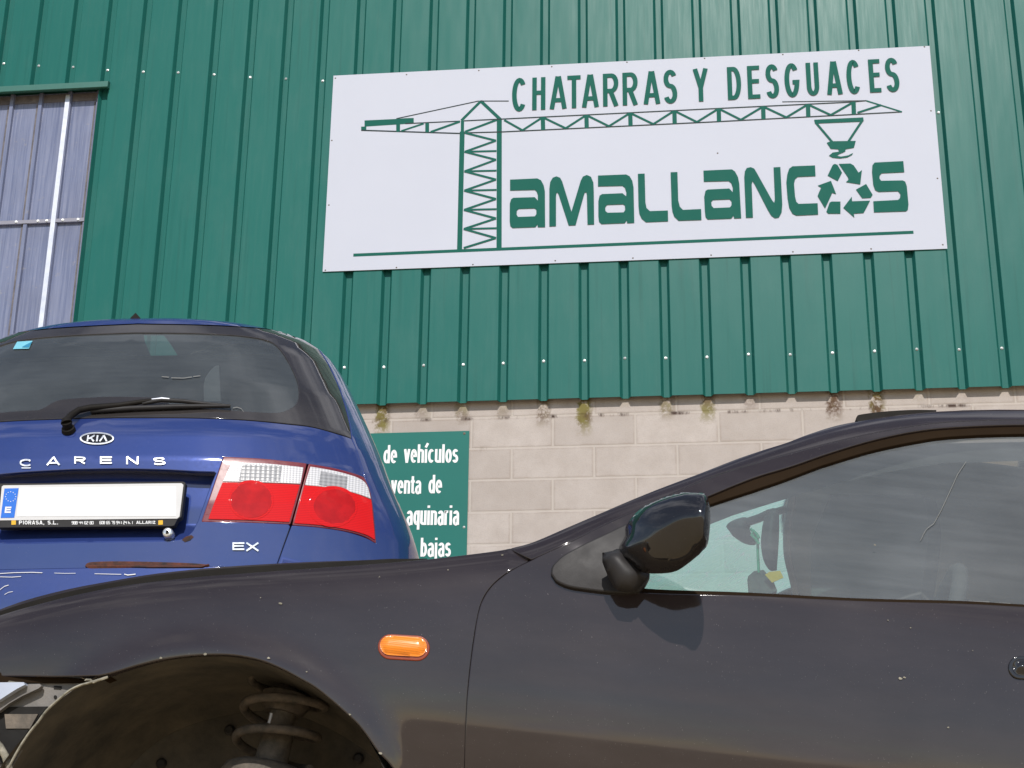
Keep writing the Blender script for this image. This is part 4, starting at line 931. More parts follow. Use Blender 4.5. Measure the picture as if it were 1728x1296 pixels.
# --- cabin
b = MB()
for (y0, lab) in ((.30, 0), (1.02, 1)):
    pass
def seat(y0):
    q = MB(); q.prism([(1.20, y0, .40), (1.62, y0, .36), (1.80, y0, .86), (1.70, y0, .90), (1.62, y0, .80), (1.52, y0, .50), (1.22, y0, .52)], (0, .46, 0)); o = q.build('seat', 'fabric', dark)
    bm = bmesh.new(); bm.from_mesh(o.data); bmesh.ops.bevel(bm, geom=list(bm.edges), offset=.035, segments=3, affect='EDGES'); bm.to_mesh(o.data); bm.free(); autosmooth(o, 50)
    h = MB(); h.prism([(1.73, y0+.11, .92), (1.80, y0+.11, .90), (1.84, y0+.11, 1.07), (1.77, y0+.11, 1.09)], (0, .24, 0)); ho = h.build('headrest', 'fabric', o)
    bm = bmesh.new(); bm.from_mesh(ho.data); bmesh.ops.bevel(bm, geom=list(bm.edges), offset=.025, segments=3, affect='EDGES'); bm.to_mesh(ho.data); bm.free(); autosmooth(ho, 50)
seat(.24); seat(1.04)
b = MB(); c_ = dpl(1582, 992, .42); b.tube([Vector((c_.x+.06*math.sin(t)*.5, .42+.185*math.cos(t), c_.z-.12+.15*math.sin(t))) for t in np.linspace(0, 2*math.pi, 40)], .015, 10, False); b.build('steering_wheel', 'trim', dark, 60)
b = MB(); b.prism([(.50, .14, .55), (.95, .14, .55), (.98, .14, .74), (.88, .14, .83), (.62, .14, .845)], (0, WID-.28, 0)); b.build('dashboard', 'trim', dark)
hl = [dpl(*q) for q in ((1380, 775, .30), (1350, 800, .40), (1338, 823, .50), (1335, 850, .62), (1329, 885, .76), (1329, 936, .98), (1338, 978, 1.16), (1347, 1020, 1.38))]
hb = [Vector((2.3, p.y, 1.215)) for p in hl]; hm = [Vector((p.x+.25, p.y, min(1.235, p.z+.03))) for p in hl]; n_ = len(hl)
q = MB(); q.add(hl+hm+hb, [(i, i+1, n_+i+1, n_+i) for i in range(n_-1)]+[(n_+i, n_+i+1, 2*n_+i+1, 2*n_+i) for i in range(n_-1)]); q.build('headliner', 'trim_light', dark, 60)
vz = MB(); vz.prism([dpl(x_, y_, .55) for x_, y_ in crv([(1369, 1010), (1368, 935), (1372, 905), (1383, 878), (1400, 838), (1414, 812)])+crv([(1470, 796), (1530, 800), (1556, 830), (1566, 900), (1552, 1015)])], (.03, .03, 0)); vz.build('sun_visor', 'trim', dark)
q = MB(); q.tube(crv(hl[1:]), .009, 8); q.build('header_trim', 'plastic', dark, 60)
def dsk(x_, y_, k): p = SD.pt(*SD.solve(x_, y_)); return p+Vector((0, k, 0))
b = MB(); pts = [dsk(x_, y_, .035) for x_, y_ in [(960, 930), (1050, 893), (1150, 852), (1260, 812), (1340, 786), (1420, 764), (1500, 748), (1600, 738), (1760, 735)]]; low = [dsk(x_, y_, .07) for x_, y_ in [(960, 955), (1050, 925), (1150, 886), (1240, 851), (1334, 822), (1420, 796), (1500, 778), (1600, 762), (1760, 757)]]
n_ = len(pts); b.add(pts+low, [(i, i+1, n_+i+1, n_+i) for i in range(n_-1)]); b.build('pillar_trim', 'trim', dark, 60)
# interior mirror and sensor
c6m = lambda x, y: (1160+x/4.984, 780+y/4.984)
im = pillow('interior_mirror', [c6m(*p) for p in crv([(650, 450), (665, 415), (690, 395), (722, 384), (755, 394), (770, 430), (774, 520), (767, 700), (752, 908)])+crv([(740, 912), (690, 905), (640, 820), (618, 680), (630, 540)])], .62, .02, .03, 'plastic', dark, .008, R0=.02)
pillow('sensor_base', [c6m(*p) for p in crv([(325, 540), (350, 508), (410, 478), (480, 462), (515, 480), (530, 530), (525, 570), (560, 640), (576, 690), (530, 697), (460, 675), (380, 620)])], .70, .03, .03, 'plastic', im, .008, R0=.025)
b = MB(); b.tube([dpl(*c6m(500, 505), .70), dpl(*c6m(600, 472), .66), dpl(*c6m(690, 430), .62)], .009, 10); b.tube([dpl(*c6m(740, 420), .63), dpl(*c6m(830, 392), .74), dpl(*c6m(900, 350), .86)], .008, 10); b.build('mirror_stem', 'plastic', im, 60)
# little bag hanging on a cord in the cabin
hp = dpl(*c6m(590, 660), .60); bag = empty('hanging_bag', Matrix.Translation(MD@hp), label='small clear bag with yellow label hanging on green cord inside the dark car', cat='bag')
HB = (bag.matrix_world.inverted())@MD if False else Matrix.Translation(-(MD@hp))@MD
def hloc(px_, py_, y): return HB@dpl(*c6m(px_, py_), y)
b = MB(); b.tube([hloc(*p, .60) for p in ((530, 560), (560, 590), (590, 655), (592, 760), (600, 930))], .003, 6); b.tube([hloc(*p, .59) for p in ((600, 640), (585, 610), (555, 575), (540, 610), (575, 650), (600, 690))], .0035, 6); b.build('cord', 'cord', bag, 60)
b = MB(); b.prism([hloc(*p, .60) for p in ((510, 960), (560, 915), (640, 905), (720, 990), (755, 1080), (640, 1130), (520, 1090))], HB.to_3x3()@Vector((0, .03, 0))); b.build('pouch', 'trim', bag)
b = MB(); b.prism([hloc(*p, .585) for p in ((652, 945), (690, 922), (780, 912), (808, 970), (712, 1012))], HB.to_3x3()@Vector((0, .003, 0))); b.build('label_tag', 'yellow', bag)
# supports under the dark car
for (lx, ly_) in ((.55, .25), (.55, 1.45), (2.0, .25), (2.0, 1.45)):
    p = MD@Vector((lx, ly_, .14)); b = MB(); h = p.z; 
    if h < .03: continue
    o = empty('timber_block', Matrix.Translation((p.x, p.y, 0)), label='weathered timber block on the ground propping the dark car', cat='block', group='timber blocks under the dark car')
    b.box((-.15, -.1, 0), (.15, .1, h-.002)); q = b.build('beam', 'timber', o)

# ================================================================== BLUE CAR
azb = rad(-6.73); fwd = Vector((math.sin(azb), math.cos(azb), 0)); rgt = Vector((math.cos(azb), -math.sin(azb), 0)); LEAN = .03
upb = Vector((0, 0, 1))*math.cos(LEAN)-rgt*math.sin(LEAN); rgt = rgt*math.cos(LEAN)+Vector((0, 0, 1))*math.sin(LEAN)
RB = Matrix((rgt, fwd, upb)).transposed()
OB = CAM+ray(155, 848)*4.75-RB@Vector((0, 0, .87)); MB4 = RB.to_4x4(); MB4.translation = OB; MBi = MB4.inverted()
class Blue(Surf):
    c = MBi@CAM
    zs = [.15, .30, .55, .66, .672, .70, .87, 1.0, 1.08, 1.13, 1.3, 1.5, 1.59, 1.62, 1.638, 1.65, 1.656]; dz = [-.04, -.09, -.10, -.085, .0, .0, 0, .012, .035, .06, .175, .335, .415, .445, .475, .52, .62]
    wz = [.15, .30, .55, .70, .80, .89, .985, 1.035, 1.135, 1.26, 1.36, 1.47, 1.55, 1.585, 1.605, 1.622, 1.638, 1.65, 1.656]; ww = [.82, .88, .915, .922, .915, .885, .843, .825, .79, .742, .702, .657, .615, .58, .545, .49, .39, .24, .03]
    L = .42; NN = 3.0
    cache = {}
    def W(s, z): return float(np.interp(z, s.wz, s.ww))
    def D(s, z): return float(np.interp(z, s.zs, s.dz))
    def cont(s, z):
        k = round(z, 4)
        if k not in s.cache:
            th = np.linspace(0, math.pi/2, 160); W, D = s.W(z), s.D(z); e = 2/s.NN
            u = W*np.sin(th)**e; d = D+s.L*(1-np.cos(th)**e); u[-1] = W; d[-1] = D+s.L
            u = np.append(u, W); d = np.append(d, D+s.L+3.)
            a = np.concatenate([[0], np.cumsum(np.hypot(np.diff(u), np.diff(d)))]); s.cache[k] = (a, u, d)
        return s.cache[k]
    def pt(s, a, z):
        A, u, d = s.cont(z); q = abs(a); return Vector((math.copysign(float(np.interp(q, A, u)), a), float(np.interp(q, A, d)), z))
    def G(s, p):
        W, D = max(.01, s.W(p.z)), s.D(p.z)
        if p.z > 1.656: return 1
        v = abs(p.x)/W
        k = (D+s.L-p.y)/s.L
        return v**s.NN+(max(0, k)**s.NN)-1
    def solve(s, px_, py_):
        d = RB.transposed()@ray(px_, py_); t = (-.25-s.c.y)/d.y; prev = t
        while t < 9 and s.G(s.c+d*t) > 0: prev = t; t += .01
        if t >= 9:
            best = min((s.G(s.c+d*q), q) for q in np.arange(4.3, 6.5, .01)); p = s.c+d*best[1]
        else:
            lo, hi = prev, t
            for _ in range(30):
                mi = (lo+hi)/2
                if s.G(s.c+d*mi) > 0: lo = mi
                else: hi = mi
            p = s.c+d*hi
        A, u, dd = s.cont(p.z); W = s.W(p.z); k = len(u)
        a = float(np.interp(abs(p.x), u[:-1], A[:-1])) if abs(p.x) < .93*W else float(np.interp(p.y, dd, A))
        return (math.copysign(a, p.x), p.z)
    def mir(s, p): return Vector((-p.x, p.y, p.z))
    def mirn(s, n): return Vector((-n.x, n.y, n.z))
SB = Blue()
blue = empty('blue_car', MB4, label='blue people carrier seen from behind, raised above the dark car', cat='car')
def bpl(px_, py_, d): 
    r = RB.transposed()@ray(px_, py_); t = (d-SB.c.y)/r.y; return SB.c+r*t
def half(top, right, bottom):
    """right half outline (photo pixels): top from the centre outward, right side, bottom back to the centre"""
    q = SB.px(top+right+bottom); za = q[0][1]; zb_ = q[-1][1]
    return [(0., za)]+[p for p in q if p[0] > 0]+[(0., zb_)]
g_b = crv([(200, 706), (320, 706.3), (413, 710), (482, 716.5), (528, 722), (575, 735), (592, 740.5)])
roof_low = crv([(228, 546.5), (320, 548), (389, 550.5), (459, 555.5), (487, 559.5), (510, 565), (521, 571)])
gl_r = crv([(523, 573), (538, 592), (551.5, 612.6), (562, 634), (570, 652), (577, 672), (584, 696), (589, 718), (592, 739)])
crease = crv([(200, 766), (330, 767.8), (377, 769.3)])
lamp_t1 = crv([(377, 770), (440, 773), (480, 777), (517.5, 781.3)]); lamp_t2 = crv([(521, 782), (561, 788.8), (594, 797.3), (606, 801), (615, 804.5)])
h_right = crv([(593, 742), (600, 758), (607, 778), (613, 800)])
upper = half(g_b, h_right, (lamp_t2[::-1]+lamp_t1[::-1]+crease[::-1][1:]))
hatch = panel(SB, 'tailgate', [upper], 'blue_paint', blue, .035, flange=.014, rnd=.0025, mirror=True, edge=.02)
l_left = crv([(376, 771), (358, 824), (339, 880)]); l_bot1 = crv([(339, 881), (410, 882.5), (486, 885.8)]); gap = crv([(488, 888.5), (477, 919), (464, 957)])
rec_o = crv([(200, 789.3), (275, 791), (330, 794), (362, 795)])+crv([(366, 798), (357, 820), (345, 852), (336, 878)])[0:]+crv([(333, 884), (326, 897), (316, 906), (304, 911.5), (280, 914), (240, 915), (200, 915.4)])
rec = SB.px(rec_o); rec = [(0., rec[0][1])]+rec+[(0., rec[-1][1])]
low_out = SB.px(crease[1:]+l_left+l_bot1+gap+[(330, 958), (200, 959)])
zc_ = .690
low_out = [(0., SB.px([(200, 766)])[0][1])]+[p for p in low_out]+[(0., low_out[-1][1])]
lower_loop = [low_out[0]]+low_out[1:-1]+[low_out[-1]]
# outer skin of the lower tailgate goes round the plate recess: one loop (the recess opens at the centre line)
ring = lower_loop[:-1]+[(0., lower_loop[-1][1])]+rec[::-1]
panel(SB, 'tailgate_skin', [ring], 'blue_paint', hatch, .03, flange=.012, rnd=.003, mirror=True, edge=.012)
DEEP = .040
def depthf(a, b):
    k = min(1, max(0, (b-.755)/.05)); return Vector((0, .012+DEEP*k, 0))
panel(SB, 'plate_recess', [rec], 'blue_paint', hatch, .02, push=depthf, flange=0, mirror=True, edge=.012)
b = MB(); rp = [SB.pt(*p) for p in rec]; n_ = len(rp); ri_ = [p+depthf(*q) for p, q in zip(rp, rec)]
b.add(rp+ri_, [(i, i+1, n_+i+1, n_+i) for i in range(n_-1)]); b.add([SB.mir(p) for p in rp+ri_], [(n_+i, n_+i+1, i+1, i) for i in range(n_-1)])
b.build('recess_wall', 'blue_paint', hatch, 50)
# quarter panels with side glass
s_gap = crv([(595, 741), (602, 758), (609, 779), (615.5, 801)])
q_l = SB.px(crv([(525.5, 572), (541, 592), (554.5, 612.6), (565, 634), (573, 652), (580, 672), (587, 696), (592, 718), (595, 740)])+s_gap[1:]); l2_r = crv([(616, 805), (624.7, 827), (629, 850), (631.5, 871), (635, 917)]); l2_b = crv([(635.5, 919), (616, 908.5), (583, 898.5), (539, 891.5), (494, 888)])
q_r = SB.px(l2_r[1:]+l2_b+crv([(493, 889.5), (482, 919), (468, 958)]))
zlo = .665
amax = 3.2
quarter_loop = [(q_l[0][0], 1.565)]+q_l+q_r+[(q_r[-1][0], zlo), (amax, zlo), (amax, 1.56)]
qb = panel(SB, 'quarter_panel', [quarter_loop, [(1.75, 1.13), (1.60, 1.42), (1.72, 1.48), (2.9, 1.48), (2.95, 1.13)]], 'blue_paint', blue, .05, flange=.012, rnd=.003, mirror=True, edge=.022)
panel(SB, 'side_glass', [[(1.73, 1.12), (1.58, 1.43), (1.71, 1.49), (2.92, 1.49), (2.97, 1.12)]], 'dark_glass', qb, .06, off=-.01, flange=0, mirror=True)
# roof with its rear lip
ztop = 1.6555
rl = SB.px(roof_low); rl = [(0., rl[0][1])]+[p for p in rl if p[0] > .01]
A_top = lambda z: SB.cont(z)[0][-1]-1.0
vs_ = []; fs = []; ZN = 26; AN = 46
for j in range(ZN+1):
    for i in range(AN+1):
        q = i/AN
        a_r = np.interp(q, np.linspace(0, 1, len(rl)), [p[0] for p in rl]) if False else None
ra = np.array([p[0] for p in rl]); rz = np.array([p[1] for p in rl]); zc0 = 1.567
roof_loop_lo = rl+[(rl[-1][0]+.02, 1.567), (amax, 1.567)]
# grid: s follows the lower edge, t rises to the crown line along the contour family
S_ = resample(roof_loop_lo+[(amax, 1.5671)], .03)
def roofpt(a, z, t):
    z2 = z+(ztop-z)*t; A0, A1 = SB.cont(z), SB.cont(z2)
    fr = a/A0[0][-1]
    if a > A0[0][-2]: a2 = A1[0][-2]+(a-A0[0][-2])
    else: a2 = A1[0][-2]*a/A0[0][-2]
    return SB.pt(a2, z2)
cols = [(a, z) for a, z in S_ if True]
cols = sorted(set((round(a, 4), round(z, 4)) for a, z in roof_loop_lo for _ in (0,)), key=lambda p: p[0])
fine = []
for (a0, z0), (a1_, z1_) in zip(cols, cols[1:]):
    k = max(1, int((a1_-a0)/.03)); fine += [(a0+(a1_-a0)*i/k, z0+(z1_-z0)*i/k) for i in range(k)]
fine.append(cols[-1])
TN = 14
for a, z in fine:
    for t in range(TN+1):
        tt = 1-(1-t/TN)**1.8; vs_.append(roofpt(a, z+.003, tt))
n_ = len(fine); fs = [(i*(TN+1)+t, (i+1)*(TN+1)+t, (i+1)*(TN+1)+t+1, i*(TN+1)+t+1) for i in range(n_-1) for t in range(TN)]
k = len(vs_); vs_ += [SB.mir(Vector(p)) for p in vs_]; fs += [tuple(i+k for i in f[::-1]) for f in fs]
rf = mesh('roof', vs_, fs, 'blue_paint', blue, True)
bm = bmesh.new(); bm.from_mesh(rf.data); bmesh.ops.remove_doubles(bm, verts=bm.verts, dist=.0008); bmesh.ops.holes_fill(bm, edges=[e for e in bm.edges if e.is_boundary and all(v.co.z > 1.65 for v in e.verts)], sides=200); bmesh.ops.recalc_face_normals(bm, faces=bm.faces); bm.to_mesh(rf.data); bm.free()
p = bpl(228, 540, .475); b = MB(); b.prism([p+Vector((-.014, 0, -.012)), p+Vector((-.016, 0, .008)), p+Vector((0, 0, .026)), p+Vector((.016, 0, .008)), p+Vector((.014, 0, -.012))], (0, .09, .01)); b.build('antenna', 'rubber', blue, 30)
# rear window: black border, tinted pane
gz0 = SB.px([(228, 548)])[0][1]; rlo = crv([(228, 548), (320, 549.5), (389, 552), (459, 557), (487, 561), (508, 566.5), (520, 573)])
gout = half(rlo, gl_r, crv([(590.5, 738.5), (575, 732.5), (528, 719.5), (482, 714), (413, 707.5), (320, 704), (200, 703.5)]))
gin_px = crv([(228, 561), (320, 562), (389, 565), (424, 568.6), (447, 573), (463.5, 580), (477, 594), (491, 617), (503, 645), (505, 668), (500.6, 682), (489, 691), (470.5, 697), (436, 696.5), (394, 693.5), (340, 690), (296, 689)])+crv([(287, 684), (276, 675), (255, 671.5), (200, 670)])
gin = SB.px(gin_px); gin = [(0., gin[0][1])]+[p for p in gin if p[0] > 0]+[(0., gin[-1][1])]
bord = [(0., gout[0][1])]+gout[1:-1]+[(0., gout[-1][1])]+gin[::-1]
rw_b = panel(SB, 'rear_window', [bord], 'ceramic', blue, .03, off=.001, flange=.01, rnd=.002, mirror=True, edge=.014)
gpad = [(a*1.006, z) for a, z in gin]
panel(SB, 'pane', [gpad], 'rear_glass', rw_b, .035, off=-.003, flange=0, mirror=True)
def bquad(mbq, pts, off):
    v = []
    for p in pts: s_ = SB.solve(*p); v.append(SB.pt(*s_)+SB.nrm(*s_)*off)
    mbq.add(v, [tuple(range(len(v)))])
b = MB(); bquad(b, [(22, 589.5), (29, 577), (55, 575.5), (49, 588.5)], .001); stk = b.build('sticker', 'cyan', rw_b)
b = MB(); bquad(b, [(37, 586.5), (45, 582), (54, 577.5), (49, 587)], .002); b.build('sticker_mark', 'cyan_dark', stk)
for pts in ([(273, 636), (285, 637)], [(289, 638), (310, 638.5), (324, 636.5)], [(326, 636), (338, 634.5)], [(393, 689), (400, 687.5), (407, 690), (411, 695)]):
    b = MB()
    for a, c in zip(pts, pts[1:]):
        bquad(b, [(a[0], a[1]-.8), (c[0], c[1]-.8), (c[0], c[1]+.8), (a[0], a[1]+.8)], .001)
    b.build('scratch', 'scratch', rw_b)
# wiper
def bon(px_, py_, off): p = SB.pt(*SB.solve(px_, py_)); return p+(SB.c-p).normalized()*off
wip = MB(); p0, p1 = bon(116, 727, 0), bon(112, 712, .05)
wip.tube([p0, p0+(p1-p0)*.35, p0+(p1-p0)*.4, p1], [.021, .019, .013, .0155], 14); wip.tube([p1-(p1-p0)*.1, bon(111, 707, .055)], [.017, .012], 14)
wip.tube([bon(112, 710, .05), bon(120, 701, .046), bon(133, 692, .04), bon(152, 688, .036), bon(200, 684, .032), bon(250, 676.5, .03), bon(272, 674.5, .028)], [.011, .011, .010, .010, .009, .007, .005], 10)
wo = wip.build('wiper', 'rubber', blue, 50)
b = MB(); b.tube([bon(153, 693.5, .018), bon(220, 689, .018), bon(300, 686, .018), bon(389, 685, .016)], [.008, .0085, .0085, .006], 8); b.tube([bon(240, 681, .024), bon(272, 675, .03), bon(310, 677, .03), bon(345, 681, .024), bon(388, 684.5, .018)], [.006, .0075, .007, .006, .004], 8); b.build('blade', 'plastic', wo, 50)
b = MB(); b.tube([bon(256, 674, .036), bon(273, 672.5, .038), bon(291, 674, .036)], [.003, .0045, .003], 8); b.build('pin', 'alu', wo, 50)
# lamps
def lamp(name, outline, parent, label):
    lp = SB.px(outline); return panel(SB, name, [lp], 'red_rim', parent, .02, off=.001, flange=.014, rnd=.003, edge=.012, label=label), lp
o1 = crv([(379, 772), (440, 775), (480, 779), (516, 783)])+crv([(515.5, 785), (503, 834), (489, 883)])+crv([(488, 883.5), (410, 880.5), (342, 879.5)])+crv([(342, 878.5), (360, 826), (378, 773)])
o2 = crv([(522.5, 784), (561, 790.5), (594, 799), (606, 803), (614, 806.5)])+crv([(614.5, 807), (623, 827), (627.5, 850), (630, 871), (633.5, 914.5)])+crv([(633, 915), (616, 904.5), (583, 895.3), (539, 888.8), (494.5, 885)])+crv([(494.5, 884.5), (508, 835), (522, 785)])
def lamp_set(parent_car):
    a, _ = lamp('tail_lamp', o1, blue, 'inner tail lamp on the tailgate, red with a clear reversing lens')
    def lay_p(nm, pts, mt, off, bul=None, st=.012):
        lp = SB.px(pts); return panel(SB, nm, [lp], mt, None, st, off=off, flange=.003, rnd=.0015, bulge=dome_of(lp, bul, .6) if bul else None, edge=.008)
    parts = [(a, lay_p('clear_lens', [(391.6, 781.5), (450, 783.8), (511, 790), (506, 816.5), (440, 814), (377, 812.5)], 'clear_lens', .004)),
             (a, lay_p('reflector', [(410, 785.5), (475, 788), (471, 813.5), (403, 812)], 'reflector', .0048)),
             (a, lay_p('red_lens', [(376, 815.5), (440, 816.5), (505, 819.5), (487.5, 881), (420, 877.5), (352.5, 876)], 'red_lens', .004)),
             (a, lay_p('lens_ring', arc(424, 844.6, 37.5, 33, 0, 360, 40)[:-1], 'red_lens', .005, .0015)),
             (a, lay_p('lens_dome', arc(424, 845, 34, 29.5, 0, 360, 40)[:-1], 'red_dome', .0062, .0025))]
    c, _ = lamp('tail_lamp', o2, blue, 'outer tail lamp wrapping the body corner, red with a clear lens')
    parts += [(c, lay_p('clear_lens', crv([(524, 789), (561, 795.5), (596, 805), (613, 814), (620, 825)])+[(624, 842)]+crv([(622, 840.5), (594, 831), (550, 822.3), (515, 818.8)]), 'clear_lens', .004)),
              (c, lay_p('reflector', [(541, 797), (585, 806), (583, 827), (538, 819)], 'reflector', .0048)),
              (c, lay_p('red_lens', crv([(514, 820.5), (550, 824), (594, 833), (622, 843.5), (625, 845.5)])+crv([(627.5, 871), (631, 910.5)])+crv([(630, 909.5), (616, 902), (583, 893), (539, 886), (497, 882.8)]), 'red_lens', .004)),
              (c, lay_p('lens_ring', arc(561, 855.6, 41, 34, 0, 360, 40)[:-1], 'red_lens', .005, .0015)),
              (c, lay_p('lens_dome', arc(563, 856, 35, 29, 0, 360, 40)[:-1], 'red_dome', .0062, .0025))]
    for p_, o_ in parts: o_.parent = p_
    return a, c, parts
la, lc_, prt = lamp_set(blue)
for root in (la, lc_):
    def mir_obj(o, par):
        me = o.data; q = mesh(o.name.split('.')[0], [SB.mir(v.co) for v in me.vertices], [tuple(p.vertices)[::-1] for p in me.polygons], me.materials[0].name if False else 'red_lens', par, True)
        q.data.materials.clear(); q.data.materials.append(me.materials[0]); return q
    q = mir_obj(root, blue)
    for p_, o_ in prt:
        if p_ is root: mir_obj(o_, q)
# dark backing inside the seams
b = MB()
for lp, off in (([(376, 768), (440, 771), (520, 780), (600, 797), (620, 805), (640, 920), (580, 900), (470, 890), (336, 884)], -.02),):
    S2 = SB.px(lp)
panel(SB, 'seam_backing', [S2], 'dark_hole_shade', blue, .03, off=-.016, flange=0, mirror=True)
# badges and letters
def badge_text(mbq, ch, x0, y0, x1, y1, t, off, shear=0., hgt=None):
    """letter fitted in a photo box, laid on the body"""
    w_, h_ = x1-x0, y1-y0
    for k, (v, f) in enumerate(text_strokes(ch, w_, h_, t)):
        P_ = []
        for q in v:
            s_ = SB.solve(x0+q.x+shear*q.y, y1-q.y); P_.append(SB.pt(*s_)+SB.nrm(*s_)*(off+k*.0002))
        mbq.add(P_, f)
ov = MB(); v, f = strip(arc(164, 740.3, 27.6, 9.3, 0, 360, 44), 2.4)
P_ = [SB.pt(*SB.solve(q.x, q.y)) for q in v]; ov.add([p+Vector((0, -.004, 0)) for p in P_], f)
bz = ov.build('badge', 'chrome', hatch)
bb = MB(); bb.add([SB.pt(*SB.solve(*p))+Vector((0, -.0025, 0)) for p in arc(164, 740.3, 27, 9, 0, 360, 30)[:-1]], [tuple(range(30))]); bb.build('badge_field', 'dark_gloss', bz)
b = MB(); badge_text(b, 'K', 146.5, 736, 160, 746, 2.6, .004, .15); badge_text(b, 'I', 161, 736, 166.5, 746, 2.8, .004, .15); badge_text(b, 'V', 167.5, 736, 181.5, 746, 2.7, .004, .1)
b.build('badge_lettering', 'chrome', bz)
b = MB(); c3b = lambda x, y: (x/5.082, 720+y/5.082)
for ch, a, c, y0, y1 in (('C', 172, 283, 283, 345), ('A', 400, 520, 268, 333), ('R', 640, 737, 262, 321), ('E', 860, 962, 262, 322), ('N', 1085, 1190, 263, 326), ('S', 1318, 1420, 271, 332)):
    q0, q1 = c3b(a, y0), c3b(c, y1); badge_text(b, ch, *q0, *q1, 2.2 if ch == 'S' else 2.7, .004)
q0, q1 = c3b(185, 352), c3b(268, 366); bquad(b, [q0, (q1[0], q0[1]), (q1[0]-1, q1[1]-.8), (q0[0]+1, q1[1]-.8)], .003)
b.build('model_lettering', 'chrome', hatch)
b = MB(); c4b = lambda x, y: (330+x/4.547, 750+y/4.547)
q0, q1 = c4b(284, 754), c4b(375, 813); badge_text(b, 'E', *q0, *q1, 2.7, .004); q0, q1 = c4b(385, 757), c4b(487, 819); badge_text(b, 'X', *q0, *q1, 2.9, .004); b.build('trim_lettering', 'chrome', hatch)
p = bon(283, 899, .012); b = MB(); b.lathe([(.0001, -.006), (.009, -.006), (.013, -.004), (.015, 0), (.015, .03)], p, (0, 1, 0), 20); lk = b.build('lock', 'chrome', hatch, 50)
b = MB(); b.box(p+Vector((-.004, -.0075, -.005)), p+Vector((.004, -.0062, .005))); b.build('keyhole', 'dark_hole_shade', lk)
# number plate
PD = -.006
def pp(px_, py_, d=PD): return bpl(px_, py_, d)
b = MB(); b.prism([pp(*q) for q in ((-3, 814.5), (0, 816), (309, 812.5), (313, 815), (306, 872), (299, 876.5), (294, 886.3), (290, 887.5), (-3, 890), (-8, 880))], (0, .03, 0)); pf = b.build('number_plate', 'plastic', blue)
b = MB(); b.prism([pp(*q, PD-.002) for q in ((3, 821), (6, 819), (306, 815.3), (309.5, 818), (303, 871.5), (299, 875), (0, 878), (-2, 875))], (0, .0018, 0)); b.build('plate_sheet', 'plate_rim', pf)
b = MB(); b.prism([pp(*q, PD-.003) for q in ((33.5, 823.5), (297, 821), (297, 870.5), (28.5, 871.5))], (0, .0008, 0)); b.build('plate_field', 'plate', pf)
b = MB(); b.prism([pp(*q, PD-.003) for q in ((7.5, 824.3), (31.5, 823.7), (24, 873.5), (1, 874))], (0, .0008, 0)); b.build('plate_band', 'plate_blue', pf)
b = MB()
for k in range(12):
    a = rad(30*k); cx_, cy_ = 18+8.6*math.cos(a), 838+8.2*math.sin(a); b.add([pp(cx_+.8*math.cos(rad(t)), cy_+.8*math.sin(rad(t)), PD-.0036) for t in range(0, 360, 60)], [(0, 1, 2, 3, 4, 5)])
for v, f in text_strokes('E', 10.5, 10.5, 2.6): b.add([pp(7.6+q.x+q.y*.12, 865.5-q.y, PD-.0038-.0002*random.random()) for q in v], f)
b.build('plate_emblem', 'white_letter', pf)
b = MB()
def cap(txt, x0, x1, y0, y1, t):
    W = {'.': .5, ',': .5, 'I': .5, ' ': .7, 'i': .5}; tot = sum(W.get(c, 1) for c in txt); un = (x1-x0)/tot; x = x0
    for c in txt:
        w_ = un*W.get(c, 1)
        if c in SEG:
            sg = SEG[c]; hh = y1-y0; X0, X1 = x+w_*.1, x+w_*.85
            S7 = {'a': ((X0, y0), (X1, y0)), 'b': ((X1, y0), (X1, y0+hh/2)), 'c': ((X1, y0+hh/2), (X1, y1)), 'd': ((X0, y1), (X1, y1)), 'e': ((X0, y0+hh/2), (X0, y1)), 'f': ((X0, y0), (X0, y0+hh/2)), 'g': ((X0, y0+hh/2), (X1, y0+hh/2))}
            for s_ in sg:
                v, f = strip(list(S7[s_]), t); b.add([pp(q.x, q.y, PD-.0012-.0004*random.random()) for q in v], f)
        elif c != ' ':
            for v, f in text_strokes(c, w_*.86, y1-y0, t): b.add([pp(x+q.x, y1-q.y, PD-.0012-.0004*random.random()) for q in v], f)
        x += w_
SEG = {'0': 'abcdef', '1': 'bc', '2': 'abged', '3': 'abgcd', '4': 'fgbc', '5': 'afgcd', '6': 'afgcde', '7': 'abc', '8': 'abcdefg', '9': 'abfgcd', '-': 'g', '(': 'fe', ')': 'bc'}
cap('PIORASA, S.L.', 32, 99, 878.5, 885, 1.35); cap('988 44 62 80', 121, 158, 880, 884.5, .9); cap('608 65 79 94 (24 h.)', 168, 224, 879.6, 884.2, .9); cap('ALLARIZ', 230, 263, 879, 884, 1.1)
b.build('caption', 'white_letter', pf)
for x_ in (23, 271):
    b = MB(); b.add([pp(x_-3.8, 878.2, PD-.0012), pp(x_+3.8, 877.8, PD-.0012), pp(x_+3.8, 885.2, PD-.0012), pp(x_-3.8, 885.6, PD-.0012)], [(0, 1, 2, 3)]); b.build('caption_mark', 'yellow', pf)
